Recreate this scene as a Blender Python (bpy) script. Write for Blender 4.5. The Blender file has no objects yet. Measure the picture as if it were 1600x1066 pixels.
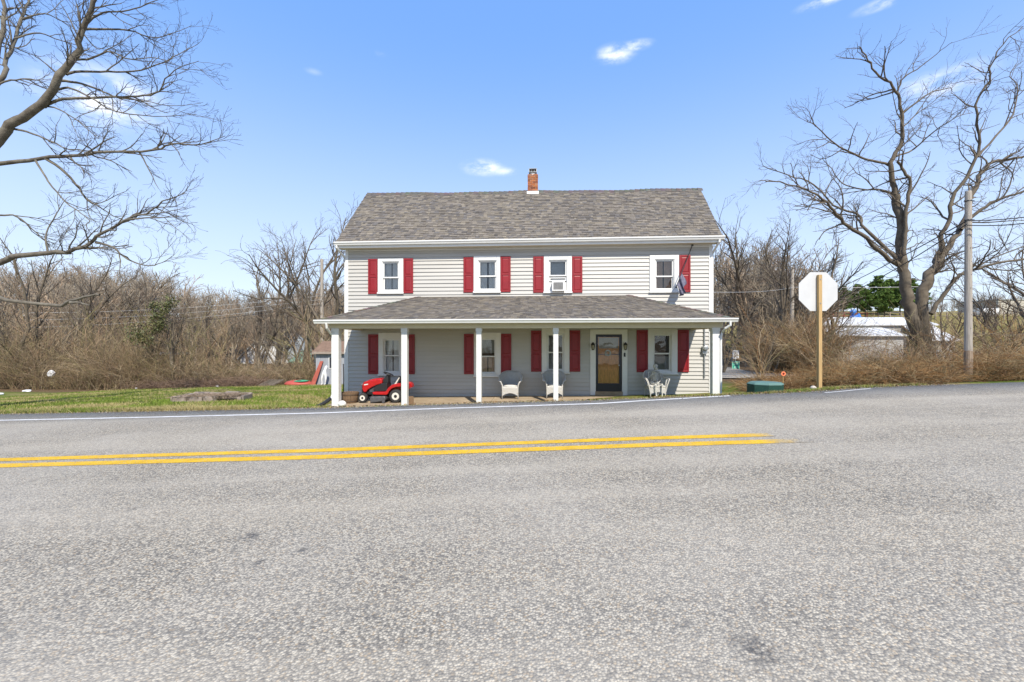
import bpy, math, random
import numpy as np
from mathutils import Vector, Matrix, noise as mnoise

S = bpy.context.scene
COL = S.collection
R = math.radians
rng = np.random.default_rng(7)
random.seed(7)

# ------------------------------------------------------------------ camera, sky, sun, exposure
EYE = 1.3                      # eye height above the road under the camera
FPX = 667.0                    # focal length in photograph pixels (15 mm on 36 mm)
cam = bpy.data.cameras.new('camera'); camo = bpy.data.objects.new('camera', cam); COL.objects.link(camo)
camo.location = (0, 0, EYE); camo.rotation_euler = (R(90), 0, 0)
cam.lens = FPX / 1600 * 36; cam.sensor_width = 36; cam.clip_end = 3000; cam.clip_start = 0.05
S.camera = camo

SUN_EL, SUN_AZ = 46.0, 16.0    # degrees; azimuth measured from straight behind the camera to its right
sd = Vector((math.sin(R(SUN_AZ)) * math.cos(R(SUN_EL)), -math.cos(R(SUN_AZ)) * math.cos(R(SUN_EL)), math.sin(R(SUN_EL))))
sun = bpy.data.lights.new('sun', 'SUN'); sun.energy = 3.7; sun.angle = R(0.53); sun.color = (1.0, 0.93, 0.81)
suno = bpy.data.objects.new('sun', sun); COL.objects.link(suno)
suno.rotation_euler = sd.to_track_quat('Z', 'Y').to_euler(); suno.location = (10, -20, 30)

W = bpy.data.worlds.new('World'); S.world = W; W.use_nodes = True
nt = W.node_tree; nt.nodes.clear()
def N(t, k, **kw):
    n = t.nodes.new(k)
    for a, b in kw.items(): setattr(n, a, b)
    return n
wo = N(nt, 'ShaderNodeOutputWorld'); bg = N(nt, 'ShaderNodeBackground'); sky = N(nt, 'ShaderNodeTexSky')
sky.sky_type = 'NISHITA'; sky.sun_disc = False; sky.sun_elevation = R(SUN_EL)
sky.sun_rotation = math.atan2(sd.x, sd.y); sky.air_density = 0.75; sky.dust_density = 0.1; sky.ozone_density = 3.0
hs = N(nt, 'ShaderNodeHueSaturation'); hs.inputs['Saturation'].default_value = 1.08; hs.inputs['Value'].default_value = 1.0
# the photograph's tone curve holds the bright horizon back: soften the sky's range, keep its colours
sv = N(nt, 'ShaderNodeSeparateColor', mode='HSV'); cv = N(nt, 'ShaderNodeCombineColor', mode='HSV'); pw = N(nt, 'ShaderNodeMath', operation='POWER'); pw.inputs[1].default_value = 0.16
km = N(nt, 'ShaderNodeMath', operation='MULTIPLY'); km.inputs[1].default_value = 3.6
nt.links.new(sky.outputs[0], sv.inputs[0]); nt.links.new(sv.outputs[2], pw.inputs[0]); nt.links.new(pw.outputs[0], km.inputs[0])
nt.links.new(sv.outputs[0], cv.inputs[0]); nt.links.new(sv.outputs[1], cv.inputs[1]); nt.links.new(km.outputs[0], cv.inputs[2])
nt.links.new(cv.outputs[0], hs.inputs['Color'])
# pale spring haze low in the sky, the same all the way round
tcz = N(nt, 'ShaderNodeTexCoord'); sz3 = N(nt, 'ShaderNodeSeparateXYZ'); nt.links.new(tcz.outputs['Generated'], sz3.inputs[0])
hz = N(nt, 'ShaderNodeMapRange', interpolation_type='SMOOTHSTEP'); hz.inputs[1].default_value = .62; hz.inputs[2].default_value = -.10; hz.inputs[3].default_value = 0; hz.inputs[4].default_value = .78
nt.links.new(sz3.outputs[2], hz.inputs[0]); hmx = N(nt, 'ShaderNodeMix', data_type='RGBA'); hmx.inputs['B'].default_value = (4.1, 4.45, 4.95, 1)
nt.links.new(hz.outputs[0], hmx.inputs['Factor']); nt.links.new(hs.outputs[0], hmx.inputs['A'])
tc = N(nt, 'ShaderNodeTexCoord')
nz = N(nt, 'ShaderNodeTexNoise'); nz.inputs['Scale'].default_value = 16; nz.inputs['Detail'].default_value = 8; nz.inputs['Roughness'].default_value = 0.62
mp = N(nt, 'ShaderNodeMapping'); mp.inputs['Scale'].default_value = (1, 1, 2.2)
nt.links.new(tc.outputs['Generated'], mp.inputs[0]); nt.links.new(mp.outputs[0], nz.inputs['Vector'])
def pxdir(px, py):
    return Vector(((px - 800) / FPX, 1, (533 - py) / FPX)).normalized()
acc = None
CLOUDS = [(962, 84, .05, .020, .95), (990, 72, .045, .011, .8), (755, 262, .06, .021, 1.0), (785, 268, .045, .012, .6), (165, 152, .10, .055, 1.0),
          (90, 160, .07, .025, .3), (1482, 126, .065, .024, 1.0), (1440, 128, .05, .015, .5), (1290, 0, .05, .01, .9), (1385, 3, .05, .01, .7), (490, 112, .02, .007, .16), (595, 84, .016, .007, .14)]
# the same kind of small scattered clouds goes on round the rest of the sky
crs = random.Random(3)
for k in range(3):
    az = crs.uniform(60, 300); el = crs.uniform(8, 50)
    CLOUDS.append((Vector((math.sin(R(az)) * math.cos(R(el)), math.cos(R(az)) * math.cos(R(el)), math.sin(R(el)))), None, crs.uniform(.05, .12), crs.uniform(.015, .04), crs.uniform(.5, 1.1)))
for c in CLOUDS:
    d = c[0] if c[1] is None else pxdir(c[0], c[1])
    sb = N(nt, 'ShaderNodeVectorMath', operation='SUBTRACT'); sb.inputs[1].default_value = d
    nt.links.new(tc.outputs['Generated'], sb.inputs[0])
    ml = N(nt, 'ShaderNodeVectorMath', operation='MULTIPLY'); ml.inputs[1].default_value = (1 / c[2], 1 / c[2], 1 / c[3])
    nt.links.new(sb.outputs[0], ml.inputs[0])
    ln = N(nt, 'ShaderNodeVectorMath', operation='LENGTH'); nt.links.new(ml.outputs[0], ln.inputs[0])
    mr = N(nt, 'ShaderNodeMapRange', interpolation_type='SMOOTHSTEP'); mr.inputs[1].default_value = 1.0; mr.inputs[2].default_value = 0.0
    mr.inputs[3].default_value = 0.0; mr.inputs[4].default_value = c[4]
    nt.links.new(ln.outputs['Value'], mr.inputs[0])
    if acc is None: acc = mr.outputs[0]
    else:
        mx = N(nt, 'ShaderNodeMath', operation='MAXIMUM'); nt.links.new(acc, mx.inputs[0]); nt.links.new(mr.outputs[0], mx.inputs[1]); acc = mx.outputs[0]
nr = N(nt, 'ShaderNodeMapRange', interpolation_type='SMOOTHSTEP'); nr.inputs[1].default_value = .36; nr.inputs[2].default_value = .66
nt.links.new(nz.outputs[0], nr.inputs[0])
mm = N(nt, 'ShaderNodeMath', operation='MULTIPLY'); mm.use_clamp = True
nt.links.new(acc, mm.inputs[0]); nt.links.new(nr.outputs[0], mm.inputs[1])
mix = N(nt, 'ShaderNodeMix', data_type='RGBA'); mix.inputs['B'].default_value = (5.7, 5.75, 5.9, 1)
nt.links.new(mm.outputs[0], mix.inputs['Factor']); nt.links.new(hmx.outputs['Result'], mix.inputs['A'])
nt.links.new(mix.outputs['Result'], bg.inputs[0]); bg.inputs[1].default_value = 0.15
nt.links.new(bg.outputs[0], wo.inputs[0])

S.view_settings.view_transform = 'Standard'; S.view_settings.look = 'None'
S.view_settings.exposure = 0.72; S.view_settings.gamma = 1.0; S.view_settings.use_curve_mapping = False
S.cycles.use_denoising = True
S.cycles.max_bounces = 5; S.cycles.transparent_max_bounces = 8; S.cycles.diffuse_bounces = 3; S.cycles.glossy_bounces = 2

# ------------------------------------------------------------------ helpers
def link(o, parent=None):
    COL.objects.link(o)
    if parent is not None: o.parent = parent
    return o
def tag(o, label=None, cat=None, group=None, kind=None):
    if label: o['label'] = label
    if cat: o['category'] = cat
    if group: o['group'] = group
    if kind: o['kind'] = kind
    return o
def empty(name, loc=(0, 0, 0), rz=0.0):
    o = bpy.data.objects.new(name, None); o.location = loc; o.rotation_euler = (0, 0, rz); o.empty_display_size = .2
    return link(o)
class MB:
    def __init__(s): s.v = []; s.f = []; s.c = []
    def add(s, vs, fs, col=None):
        n = len(s.v); s.v += [tuple(p) for p in vs]; s.f += [tuple(i + n for i in f) for f in fs]
        s.c += [col] * len(fs)
        return s
    def box(s, x0, x1, y0, y1, z0, z1, col=None):
        return s.add([(x0, y0, z0), (x1, y0, z0), (x1, y1, z0), (x0, y1, z0), (x0, y0, z1), (x1, y0, z1), (x1, y1, z1), (x0, y1, z1)],
                     [(3, 2, 1, 0), (4, 5, 6, 7), (0, 1, 5, 4), (1, 2, 6, 5), (2, 3, 7, 6), (3, 0, 4, 7)], col)
    def quad(s, a, b, c, d, col=None): return s.add([a, b, c, d], [(0, 1, 2, 3)], col)
    def tube(s, pts, r, n=8, cap=True, col=None):
        pts = [Vector(p) for p in pts]
        rs = r if isinstance(r, (list, tuple)) else [r] * len(pts)
        vs = []; fs = []; ref = None
        for i, p in enumerate(pts):
            t = (pts[min(i + 1, len(pts) - 1)] - pts[max(i - 1, 0)]).normalized()
            if ref is None: ref = Vector((0, 0, 1)) if abs(t.z) < .9 else Vector((1, 0, 0))
            a = t.cross(ref).normalized(); b = a.cross(t).normalized(); ref = b
            for k in range(n):
                th = 2 * math.pi * k / n; vs.append(p + (a * math.cos(th) + b * math.sin(th)) * rs[i])
        for i in range(len(pts) - 1):
            for k in range(n):
                k2 = (k + 1) % n; fs.append((i * n + k, i * n + k2, (i + 1) * n + k2, (i + 1) * n + k))
        if cap: fs += [tuple(range(n))[::-1], tuple((len(pts) - 1) * n + k for k in range(n))]
        return s.add(vs, fs, col)
    def prism(s, poly, y0, y1, axis='y', col=None):
        n = len(poly)
        if axis == 'y': P = [(x, y0, z) for x, z in poly] + [(x, y1, z) for x, z in poly]
        elif axis == 'x': P = [(y0, x, z) for x, z in poly] + [(y1, x, z) for x, z in poly]
        else: P = [(x, z, y0) for x, z in poly] + [(x, z, y1) for x, z in poly]
        return s.add(P, [tuple(range(n)), tuple(range(2 * n - 1, n - 1, -1))] + [(i, i + n, (i + 1) % n + n, (i + 1) % n) for i in range(n)], col)
    def lathe(s, prof, n=16, c=(0, 0, 0), axis='z', col=None):
        vs = []; fs = []
        for r, h in prof:
            for k in range(n):
                th = 2 * math.pi * k / n; x, y = r * math.cos(th), r * math.sin(th)
                q = (x, y, h) if axis == 'z' else ((x, h, y) if axis == 'y' else (h, x, y))
                vs.append((q[0] + c[0], q[1] + c[1], q[2] + c[2]))
        for i in range(len(prof) - 1):
            for k in range(n): fs.append((i * n + k, i * n + (k + 1) % n, (i + 1) * n + (k + 1) % n, (i + 1) * n + k))
        fs += [tuple(range(n))[::-1], tuple((len(prof) - 1) * n + k for k in range(n))]
        return s.add(vs, fs, col)
    def blob(s, c, rx, ry, rz, nu=10, nv=7, col=None, jit=0, rd=None):
        vs = []; fs = []
        for i in range(nv + 1):
            ph = math.pi * i / nv - math.pi / 2
            for k in range(nu):
                th = 2 * math.pi * k / nu
                j = 1 + (rd.uniform(-jit, jit) if jit else 0)
                vs.append((c[0] + rx * math.cos(ph) * math.cos(th) * j, c[1] + ry * math.cos(ph) * math.sin(th) * j, c[2] + rz * math.sin(ph) * j))
        for i in range(nv):
            for k in range(nu): fs.append((i * nu + k, i * nu + (k + 1) % nu, (i + 1) * nu + (k + 1) % nu, (i + 1) * nu + k))
        return s.add(vs, fs, col)
    def build(s, name, m, parent=None, smooth=False, bevel=0, fixn=True):
        me = bpy.data.meshes.new(name); me.from_pydata([tuple(v) for v in s.v], [], s.f)
        if fixn:
            import bmesh
            bm = bmesh.new(); bm.from_mesh(me); bmesh.ops.recalc_face_normals(bm, faces=bm.faces); bm.to_mesh(me); bm.free()
        me.materials.append(m)
        if any(c is not None for c in s.c): face_cols(me, [c or (1, 1, 1) for c in s.c])
        if smooth: me.shade_smooth()
        o = bpy.data.objects.new(name, me); link(o, parent)
        if bevel:
            b = o.modifiers.new('b', 'BEVEL'); b.width = bevel; b.segments = 2; b.limit_method = 'ANGLE'
        return o
def face_cols(me, cols):
    at = me.attributes.new('Col', 'FLOAT_COLOR', 'FACE')
    a = np.ones((len(cols), 4), dtype=np.float32); a[:, :3] = np.array(cols, dtype=np.float32)
    at.data.foreach_set('color', a.ravel())
def np_mesh(name, V, F, m, parent=None, cols=None, smooth=False):
    """V (n,3), F (m,3|4) arrays -> object; cols per face."""
    me = bpy.data.meshes.new(name); V = np.asarray(V, dtype=np.float32); F = np.asarray(F, dtype=np.int32); k = F.shape[1]
    me.vertices.add(len(V)); me.vertices.foreach_set('co', V.ravel())
    me.loops.add(F.size); me.loops.foreach_set('vertex_index', F.ravel())
    me.polygons.add(len(F)); me.polygons.foreach_set('loop_start', np.arange(len(F), dtype=np.int32) * k)
    me.polygons.foreach_set('loop_total', np.full(len(F), k, dtype=np.int32))
    me.materials.append(m); me.update(calc_edges=True); me.validate()
    if cols is not None: face_cols(me, cols)
    if smooth: me.shade_smooth()
    if name is None: return me
    return link(bpy.data.objects.new(name, me), parent)

def srgb(r, g, b):
    f = lambda c: (c / 255 / 12.92) if c / 255 <= .04045 else ((c / 255 + .055) / 1.055) ** 2.4
    return (f(r), f(g), f(b))

def mat(name, col, rough=.6, var=.12, scale=3., bump=0., bscale=60., metal=0., attr=False, col2=None, detail=6, spec=.5, coat=0, aniso=None):
    m = bpy.data.materials.new(name); m.use_nodes = True; t = m.node_tree; b = t.nodes['Principled BSDF']
    b.inputs['Roughness'].default_value = rough; b.inputs['Metallic'].default_value = metal
    b.inputs['Specular IOR Level'].default_value = spec; b.inputs['Coat Weight'].default_value = coat
    ge = N(t, 'ShaderNodeNewGeometry'); vec = ge.outputs['Position']
    if aniso:
        mpn = N(t, 'ShaderNodeMapping'); mpn.inputs['Scale'].default_value = aniso; t.links.new(vec, mpn.inputs[0]); vec = mpn.outputs[0]
    n1 = N(t, 'ShaderNodeTexNoise'); n1.inputs['Scale'].default_value = scale; n1.inputs['Detail'].default_value = detail; n1.inputs['Roughness'].default_value = .6
    t.links.new(vec, n1.inputs['Vector'])
    mx = N(t, 'ShaderNodeMix', data_type='RGBA')
    c2 = col2 or tuple(min(1, c * (1 + var)) for c in col)
    c1 = col if col2 else tuple(c * (1 - var) for c in col)
    mx.inputs['A'].default_value = (*c1, 1); mx.inputs['B'].default_value = (*c2, 1)
    rp = N(t, 'ShaderNodeMapRange'); rp.inputs[1].default_value = .3; rp.inputs[2].default_value = .7
    t.links.new(n1.outputs[0], rp.inputs[0]); t.links.new(rp.outputs[0], mx.inputs['Factor'])
    out = mx.outputs['Result']
    if attr:
        at = N(t, 'ShaderNodeAttribute'); at.attribute_name = 'Col'
        mu = N(t, 'ShaderNodeMix', data_type='RGBA', blend_type='MULTIPLY'); mu.inputs['Factor'].default_value = 1
        t.links.new(out, mu.inputs['A']); t.links.new(at.outputs['Color'], mu.inputs['B']); out = mu.outputs['Result']
    t.links.new(out, b.inputs['Base Color'])
    if bump:
        n2 = N(t, 'ShaderNodeTexNoise'); n2.inputs['Scale'].default_value = bscale; n2.inputs['Detail'].default_value = 5
        t.links.new(vec, n2.inputs['Vector'])
        bp = N(t, 'ShaderNodeBump'); bp.inputs['Strength'].default_value = bump; bp.inputs['Distance'].default_value = .01
        t.links.new(n2.outputs[0], bp.inputs['Height']); t.links.new(bp.outputs[0], b.inputs['Normal'])
    return m

# ------------------------------------------------------------------ ground shape
SLOPE = .037
EX = np.array([-120, -40, -12.3, -4.13, -1.37, 1.85, 4.1, 6.3, 7.6, 11.1, 40, 120.])
EY = np.array([24, 13.6, 10.27, 9.22, 9.08, 8.88, 8.88, 8.95, 9.28, 9.28, 9.4, 9.6])
def sstep(a, b, x):
    t = np.clip((x - a) / (b - a), 0, 1); return t * t * (3 - 2 * t)
def edgeY(X): return np.interp(X, EX, EY)
def roadz(X): return SLOPE * np.clip(X, -26, 13)
def G(X, Y):
    X = np.asarray(X, dtype=float); Y = np.asarray(Y, dtype=float)
    t = np.clip(Y - edgeY(X) - .12, 0, None)
    k1 = np.interp(X, [-16, -8, -5.5, 7, 10, 20], [.055, .065, .15, .15, .10, .09]); k2 = np.interp(X, [-16, -8, 0, 20], [.055, .06, .06, .06])
    drop = k1 * np.minimum(t, 4.4) + k2 * np.clip(t - 4.4, 0, 17)
    rise = 10.5 * sstep(38, 125, Y) + .035 * np.clip(Y - 125, 0, None)
    return roadz(X) - drop + rise
def Gz(x, y): return float(G(x, y))
def T(px, py, Z): return Vector(((px - 800) / FPX * Z, Z, EYE + (533 - py) / FPX * Z))
def onG(px, Z): x = (px - 800) / FPX * Z; return Vector((x, Z, Gz(x, Z)))

# ------------------------------------------------------------------ materials
def ground_material():
    m = bpy.data.materials.new('ground_soil_grass'); m.use_nodes = True; t = m.node_tree; b = t.nodes['Principled BSDF']; b.inputs['Roughness'].default_value = .95
    b.inputs['Specular IOR Level'].default_value = .1
    ge = N(t, 'ShaderNodeNewGeometry')
    def noise(sc, det=6):
        n = N(t, 'ShaderNodeTexNoise'); n.inputs['Scale'].default_value = sc; n.inputs['Detail'].default_value = det; t.links.new(ge.outputs['Position'], n.inputs['Vector']); return n.outputs[0]
    def ramp(x, a, b_):
        r = N(t, 'ShaderNodeMapRange', interpolation_type='SMOOTHSTEP'); r.inputs[1].default_value = a; r.inputs[2].default_value = b_; t.links.new(x, r.inputs[0]); return r.outputs[0]
    def mx(f, A, B):
        k = N(t, 'ShaderNodeMix', data_type='RGBA'); t.links.new(f, k.inputs['Factor'])
        for s_, v in (('A', A), ('B', B)):
            if isinstance(v, tuple): k.inputs[s_].default_value = (*v, 1)
            else: t.links.new(v, k.inputs[s_])
        return k.outputs['Result']
    green = mx(ramp(noise(9), .3, .7), (.075, .115, .014), (.15, .18, .034))
    straw = mx(ramp(noise(14), .3, .7), (.22, .17, .07), (.30, .25, .11))
    lawn = mx(ramp(noise(.55), .47, .66), green, straw)
    litter = mx(ramp(noise(11), .3, .7), (.085, .055, .03), (.20, .135, .075))
    field = mx(ramp(noise(.09), .35, .65), (.17, .15, .045), (.27, .215, .085))
    sp = N(t, 'ShaderNodeSeparateXYZ'); t.links.new(ge.outputs['Position'], sp.inputs[0])
    ad = N(t, 'ShaderNodeMath', operation='MULTIPLY_ADD'); t.links.new(noise(.8), ad.inputs[0]); ad.inputs[1].default_value = 2.4; t.links.new(sp.outputs[1], ad.inputs[2])
    c = mx(ramp(ad.outputs[0], 24.6, 26.6), lawn, litter)
    # right of the house: leaf litter starts closer
    rx = ramp(sp.outputs[0], 8.0, 9.6); ry = ramp(ad.outputs[0], 11.2, 12.0)
    mu = N(t, 'ShaderNodeMath', operation='MULTIPLY'); t.links.new(rx, mu.inputs[0]); t.links.new(ry, mu.inputs[1])
    c = mx(mu.outputs[0], c, litter)
    fx = ramp(sp.outputs[0], 16, 30); fm = N(t, 'ShaderNodeMath', operation='MULTIPLY'); t.links.new(fx, fm.inputs[0]); t.links.new(ramp(ad.outputs[0], 52, 60), fm.inputs[1])
    c = mx(fm.outputs[0], c, field)
    c = mx(ramp(sp.outputs[1], -7, -10), c, litter)
    t.links.new(c, b.inputs['Base Color'])
    bp = N(t, 'ShaderNodeBump'); bp.inputs['Strength'].default_value = .8; bp.inputs['Distance'].default_value = .04; t.links.new(noise(22), bp.inputs['Height']); t.links.new(bp.outputs[0], b.inputs['Normal'])
    return m

def asphalt_material(name='asphalt', paint=None, wear=.5, lightness=1.0):
    m = bpy.data.materials.new(name); m.use_nodes = True; t = m.node_tree; b = t.nodes['Principled BSDF']; b.inputs['Roughness'].default_value = .85
    b.inputs['Specular IOR Level'].default_value = .25
    ge = N(t, 'ShaderNodeNewGeometry'); P = ge.outputs['Position']
    def noise(sc, det=4, r=.55):
        n = N(t, 'ShaderNodeTexNoise'); n.inputs['Scale'].default_value = sc; n.inputs['Detail'].default_value = det; n.inputs['Roughness'].default_value = r; t.links.new(P, n.inputs['Vector']); return n.outputs[0]
    def ramp(x, a, b_, lo=0, hi=1):
        r = N(t, 'ShaderNodeMapRange', interpolation_type='SMOOTHSTEP'); r.inputs[1].default_value = a; r.inputs[2].default_value = b_; r.inputs[3].default_value = lo; r.inputs[4].default_value = hi; t.links.new(x, r.inputs[0]); return r.outputs[0]
    def mx(f, A, B, bt='MIX'):
        k = N(t, 'ShaderNodeMix', data_type='RGBA', blend_type=bt)
        if isinstance(f, float): k.inputs['Factor'].default_value = f
        else: t.links.new(f, k.inputs['Factor'])
        for s_, v in (('A', A), ('B', B)):
            if isinstance(v, tuple): k.inputs[s_].default_value = (*v, 1)
            else: t.links.new(v, k.inputs[s_])
        return k.outputs['Result']
    vo = N(t, 'ShaderNodeTexVoronoi'); vo.inputs['Scale'].default_value = 84; vo.inputs['Randomness'].default_value = 1; t.links.new(P, vo.inputs['Vector'])
    vo2 = N(t, 'ShaderNodeTexVoronoi'); vo2.inputs['Scale'].default_value = 42; t.links.new(P, vo2.inputs['Vector'])
    sp = N(t, 'ShaderNodeSeparateColor'); t.links.new(vo.outputs['Color'], sp.inputs[0])
    sp2 = N(t, 'ShaderNodeSeparateColor'); t.links.new(vo2.outputs['Color'], sp2.inputs[0])
    L_ = lightness
    stone = mx(ramp(sp.outputs[0], .05, .95), (.115 * L_, .104 * L_, .088 * L_), (.62 * L_, .545 * L_, .415 * L_))
    big = mx(ramp(sp2.outputs[0], .0, 1.), (.24 * L_, .217 * L_, .182 * L_), (.51 * L_, .45 * L_, .345 * L_))
    c = mx(.38, stone, big)
    tint = mx(ramp(sp.outputs[1], .86, .92), c, mx(.55, c, (.42, .30, .17)))           # the odd tan stone
    dark = ramp(vo.outputs['Distance'], .35, .75)                                       # bitumen between the stones
    c = mx(dark, tint, mx(.6, tint, (.06, .058, .055)))
    # old surface: broad bleached and darker patches, worn wheel tracks along the road
    c = mx(ramp(noise(.45, 6), .34, .68), c, mx(.32, c, (.46, .42, .355)))
    c = mx(ramp(noise(1.7, 7, .65), .52, .74), c, mx(.20, c, (.13, .122, .11)))
    mp_ = N(t, 'ShaderNodeMapping'); mp_.inputs['Scale'].default_value = (.06, .9, 1); t.links.new(P, mp_.inputs[0])
    nl = N(t, 'ShaderNodeTexNoise'); nl.inputs['Scale'].default_value = 1.2; nl.inputs['Detail'].default_value = 4; t.links.new(mp_.outputs[0], nl.inputs['Vector'])
    c = mx(ramp(nl.outputs[0], .45, .62), c, mx(.26, c, (.50, .44, .345)))
    # drips of oil
    om = None
    for (ox, oy, orr) in ((-1.83, 2.99, .085), (-1.34, 2.75, .06), (-1.55, 2.62, .045), (3.4, 2.3, .12), (1.0, 1.75, .1), (-3.2, 3.6, .05)):
        sb = N(t, 'ShaderNodeVectorMath', operation='SUBTRACT'); sb.inputs[1].default_value = (ox, oy, roadz(ox)); t.links.new(P, sb.inputs[0])
        sc = N(t, 'ShaderNodeVectorMath', operation='MULTIPLY'); sc.inputs[1].default_value = (1 / orr, 1 / orr, 0); t.links.new(sb.outputs[0], sc.inputs[0])
        ln_ = N(t, 'ShaderNodeVectorMath', operation='LENGTH'); t.links.new(sc.outputs[0], ln_.inputs[0])
        r_ = ramp(ln_.outputs['Value'], 1.25, .3)
        if om is None: om = r_
        else:
            q = N(t, 'ShaderNodeMath', operation='MAXIMUM'); t.links.new(om, q.inputs[0]); t.links.new(r_, q.inputs[1]); om = q.outputs[0]
    om2 = N(t, 'ShaderNodeMath', operation='MULTIPLY'); t.links.new(om, om2.inputs[0]); t.links.new(ramp(noise(30), .35, .6), om2.inputs[1])
    c = mx(om2.outputs[0], c, mx(.75, c, (.06, .06, .062)))
    if paint:
        w1 = ramp(noise(26, 8, .75), wear, wear + .12)
        w2 = ramp(sp.outputs[2], .80, .9)
        q = N(t, 'ShaderNodeMath', operation='MAXIMUM'); t.links.new(w1, q.inputs[0]); 
        q2 = N(t, 'ShaderNodeMath', operation='MULTIPLY'); t.links.new(w2, q2.inputs[0]); q2.inputs[1].default_value = .45; t.links.new(q2.outputs[0], q.inputs[1])
        pc = mx(ramp(noise(5, 5), .35, .7), paint, tuple(p * .80 for p in paint))
        pc = mx(dark, pc, mx(.25, pc, (.1, .09, .07)))
        # old paint runs out raggedly at the junction
        spx = N(t, 'ShaderNodeSeparateXYZ'); t.links.new(P, spx.inputs[0])
        ad = N(t, 'ShaderNodeMath', operation='MULTIPLY_ADD'); t.links.new(noise(9, 6, .7), ad.inputs[0]); ad.inputs[1].default_value = .9; t.links.new(spx.outputs[0], ad.inputs[2])
        end = ramp(ad.outputs[0], 3.35, 3.85) if name == 'yellow_paint' else None
        f = q.outputs[0]
        if end is not None:
            q3 = N(t, 'ShaderNodeMath', operation='MAXIMUM'); t.links.new(f, q3.inputs[0]); t.links.new(end, q3.inputs[1]); f = q3.outputs[0]
        c = mx(f, pc, c)
    t.links.new(c, b.inputs['Base Color'])
    bp = N(t, 'ShaderNodeBump'); bp.inputs['Strength'].default_value = .75; bp.inputs['Distance'].default_value = .006; bp.invert = True
    t.links.new(vo.outputs['Distance'], bp.inputs['Height']); t.links.new(bp.outputs[0], b.inputs['Normal'])
    return m

def glass_material():
    m = bpy.data.materials.new('window_glass'); m.use_nodes = True; t = m.node_tree; t.nodes.remove(t.nodes['Principled BSDF']); o = t.nodes['Material Output']
    tr = N(t, 'ShaderNodeBsdfTransparent'); tr.inputs[0].default_value = (.96, .97, .965, 1); gl = N(t, 'ShaderNodeBsdfGlossy'); gl.inputs['Roughness'].default_value = .015
    fr = N(t, 'ShaderNodeFresnel'); fr.inputs[0].default_value = 1.5
    ml = N(t, 'ShaderNodeMath', operation='MULTIPLY_ADD'); t.links.new(fr.outputs[0], ml.inputs[0]); ml.inputs[1].default_value = 1.25; ml.inputs[2].default_value = .0; ml.use_clamp = True
    nn = N(t, 'ShaderNodeTexNoise'); nn.inputs['Scale'].default_value = 2.2; ge = N(t, 'ShaderNodeNewGeometry'); t.links.new(ge.outputs['Position'], nn.inputs['Vector'])
    bp = N(t, 'ShaderNodeBump'); bp.inputs['Strength'].default_value = .08; bp.inputs['Distance'].default_value = .05; t.links.new(nn.outputs[0], bp.inputs['Height']); t.links.new(bp.outputs[0], gl.inputs['Normal'])
    ms = N(t, 'ShaderNodeMixShader'); t.links.new(ml.outputs[0], ms.inputs[0]); t.links.new(tr.outputs[0], ms.inputs[1]); t.links.new(gl.outputs[0], ms.inputs[2]); t.links.new(ms.outputs[0], o.inputs[0])
    return m

M = {}
M['ground'] = ground_material()
M['asphalt'] = asphalt_material()
M['lane'] = asphalt_material('lane_asphalt', lightness=.9)
M['ypaint'] = asphalt_material('yellow_paint', (.80, .47, .012), .555)
M['wpaint'] = asphalt_material('white_paint', (.78, .77, .74), .56)
M['siding'] = mat('vinyl_siding', (.45, .435, .40), .5, .06, 1.3, .05, 40, aniso=(.3, 1, 3))
M['trim'] = mat('white_trim', (.70, .695, .67), .45, .04, 4)
M['soffit'] = mat('soffit', (.62, .55, .40), .6, .06, 4)
M['post'] = mat('post_paint', (.68, .67, .645), .5, .08, 9, .1, 50)
M['shutter'] = mat('shutter_red', (.235, .008, .013), .45, .10, 5)
M['shingle'] = mat('asphalt_shingle', (.95, .95, .95), .95, .28, 70, .6, 140, attr=True, spec=.15)
M['brick'] = mat('chimney_brick', (1, 1, 1), .9, .25, 30, .5, 90, attr=True)
M['mortar'] = mat('mortar', (.45, .42, .38), .95, .15, 30)
M['galv'] = mat('galvanised', (.40, .42, .42), .4, .2, 10, metal=.7)
M['glass'] = glass_material()
M['curtain'] = mat('curtain_cloth', (.74, .73, .71), .9, .08, 12)
M['curtain_tan'] = mat('curtain_tan', (.60, .41, .29), .9, .12, 12)
M['blind'] = mat('grey_blind', (.36, .355, .34), .8, .1, 12)
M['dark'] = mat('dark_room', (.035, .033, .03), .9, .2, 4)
M['doorwood'] = mat('door_oak', (.66, .27, .065), .45, .28, 5, .1, 60, aniso=(9, 9, 1.0))
M['navy'] = mat('storm_door_navy', (.012, .013, .026), .35, .1, 5)
M['black'] = mat('black_plastic', (.018, .018, .019), .45, .2, 9)
M['rubber'] = mat('tyre_rubber', (.030, .029, .028), .85, .25, 20, .4, 120)
M['mred'] = mat('mower_red', (.42, .010, .012), .3, .18, 9, coat=.3)
M['rim'] = mat('cream_rim', (.66, .63, .55), .4, .1, 9)
M['greymetal'] = mat('grey_metal', (.10, .10, .105), .5, .25, 12, metal=.3)
M['concrete'] = mat('porch_concrete', (.27, .20, .125), .9, .2, 2.2, .35, 60, col2=(.44, .35, .24))
M['wicker'] = mat('white_wicker', (.72, .70, .66), .7, .08, 25)
M['wickergrey'] = mat('grey_wicker', (.60, .60, .59), .8, .10, 25)  # slightly greyer wicker for the chair backrests and the wreath
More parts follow.
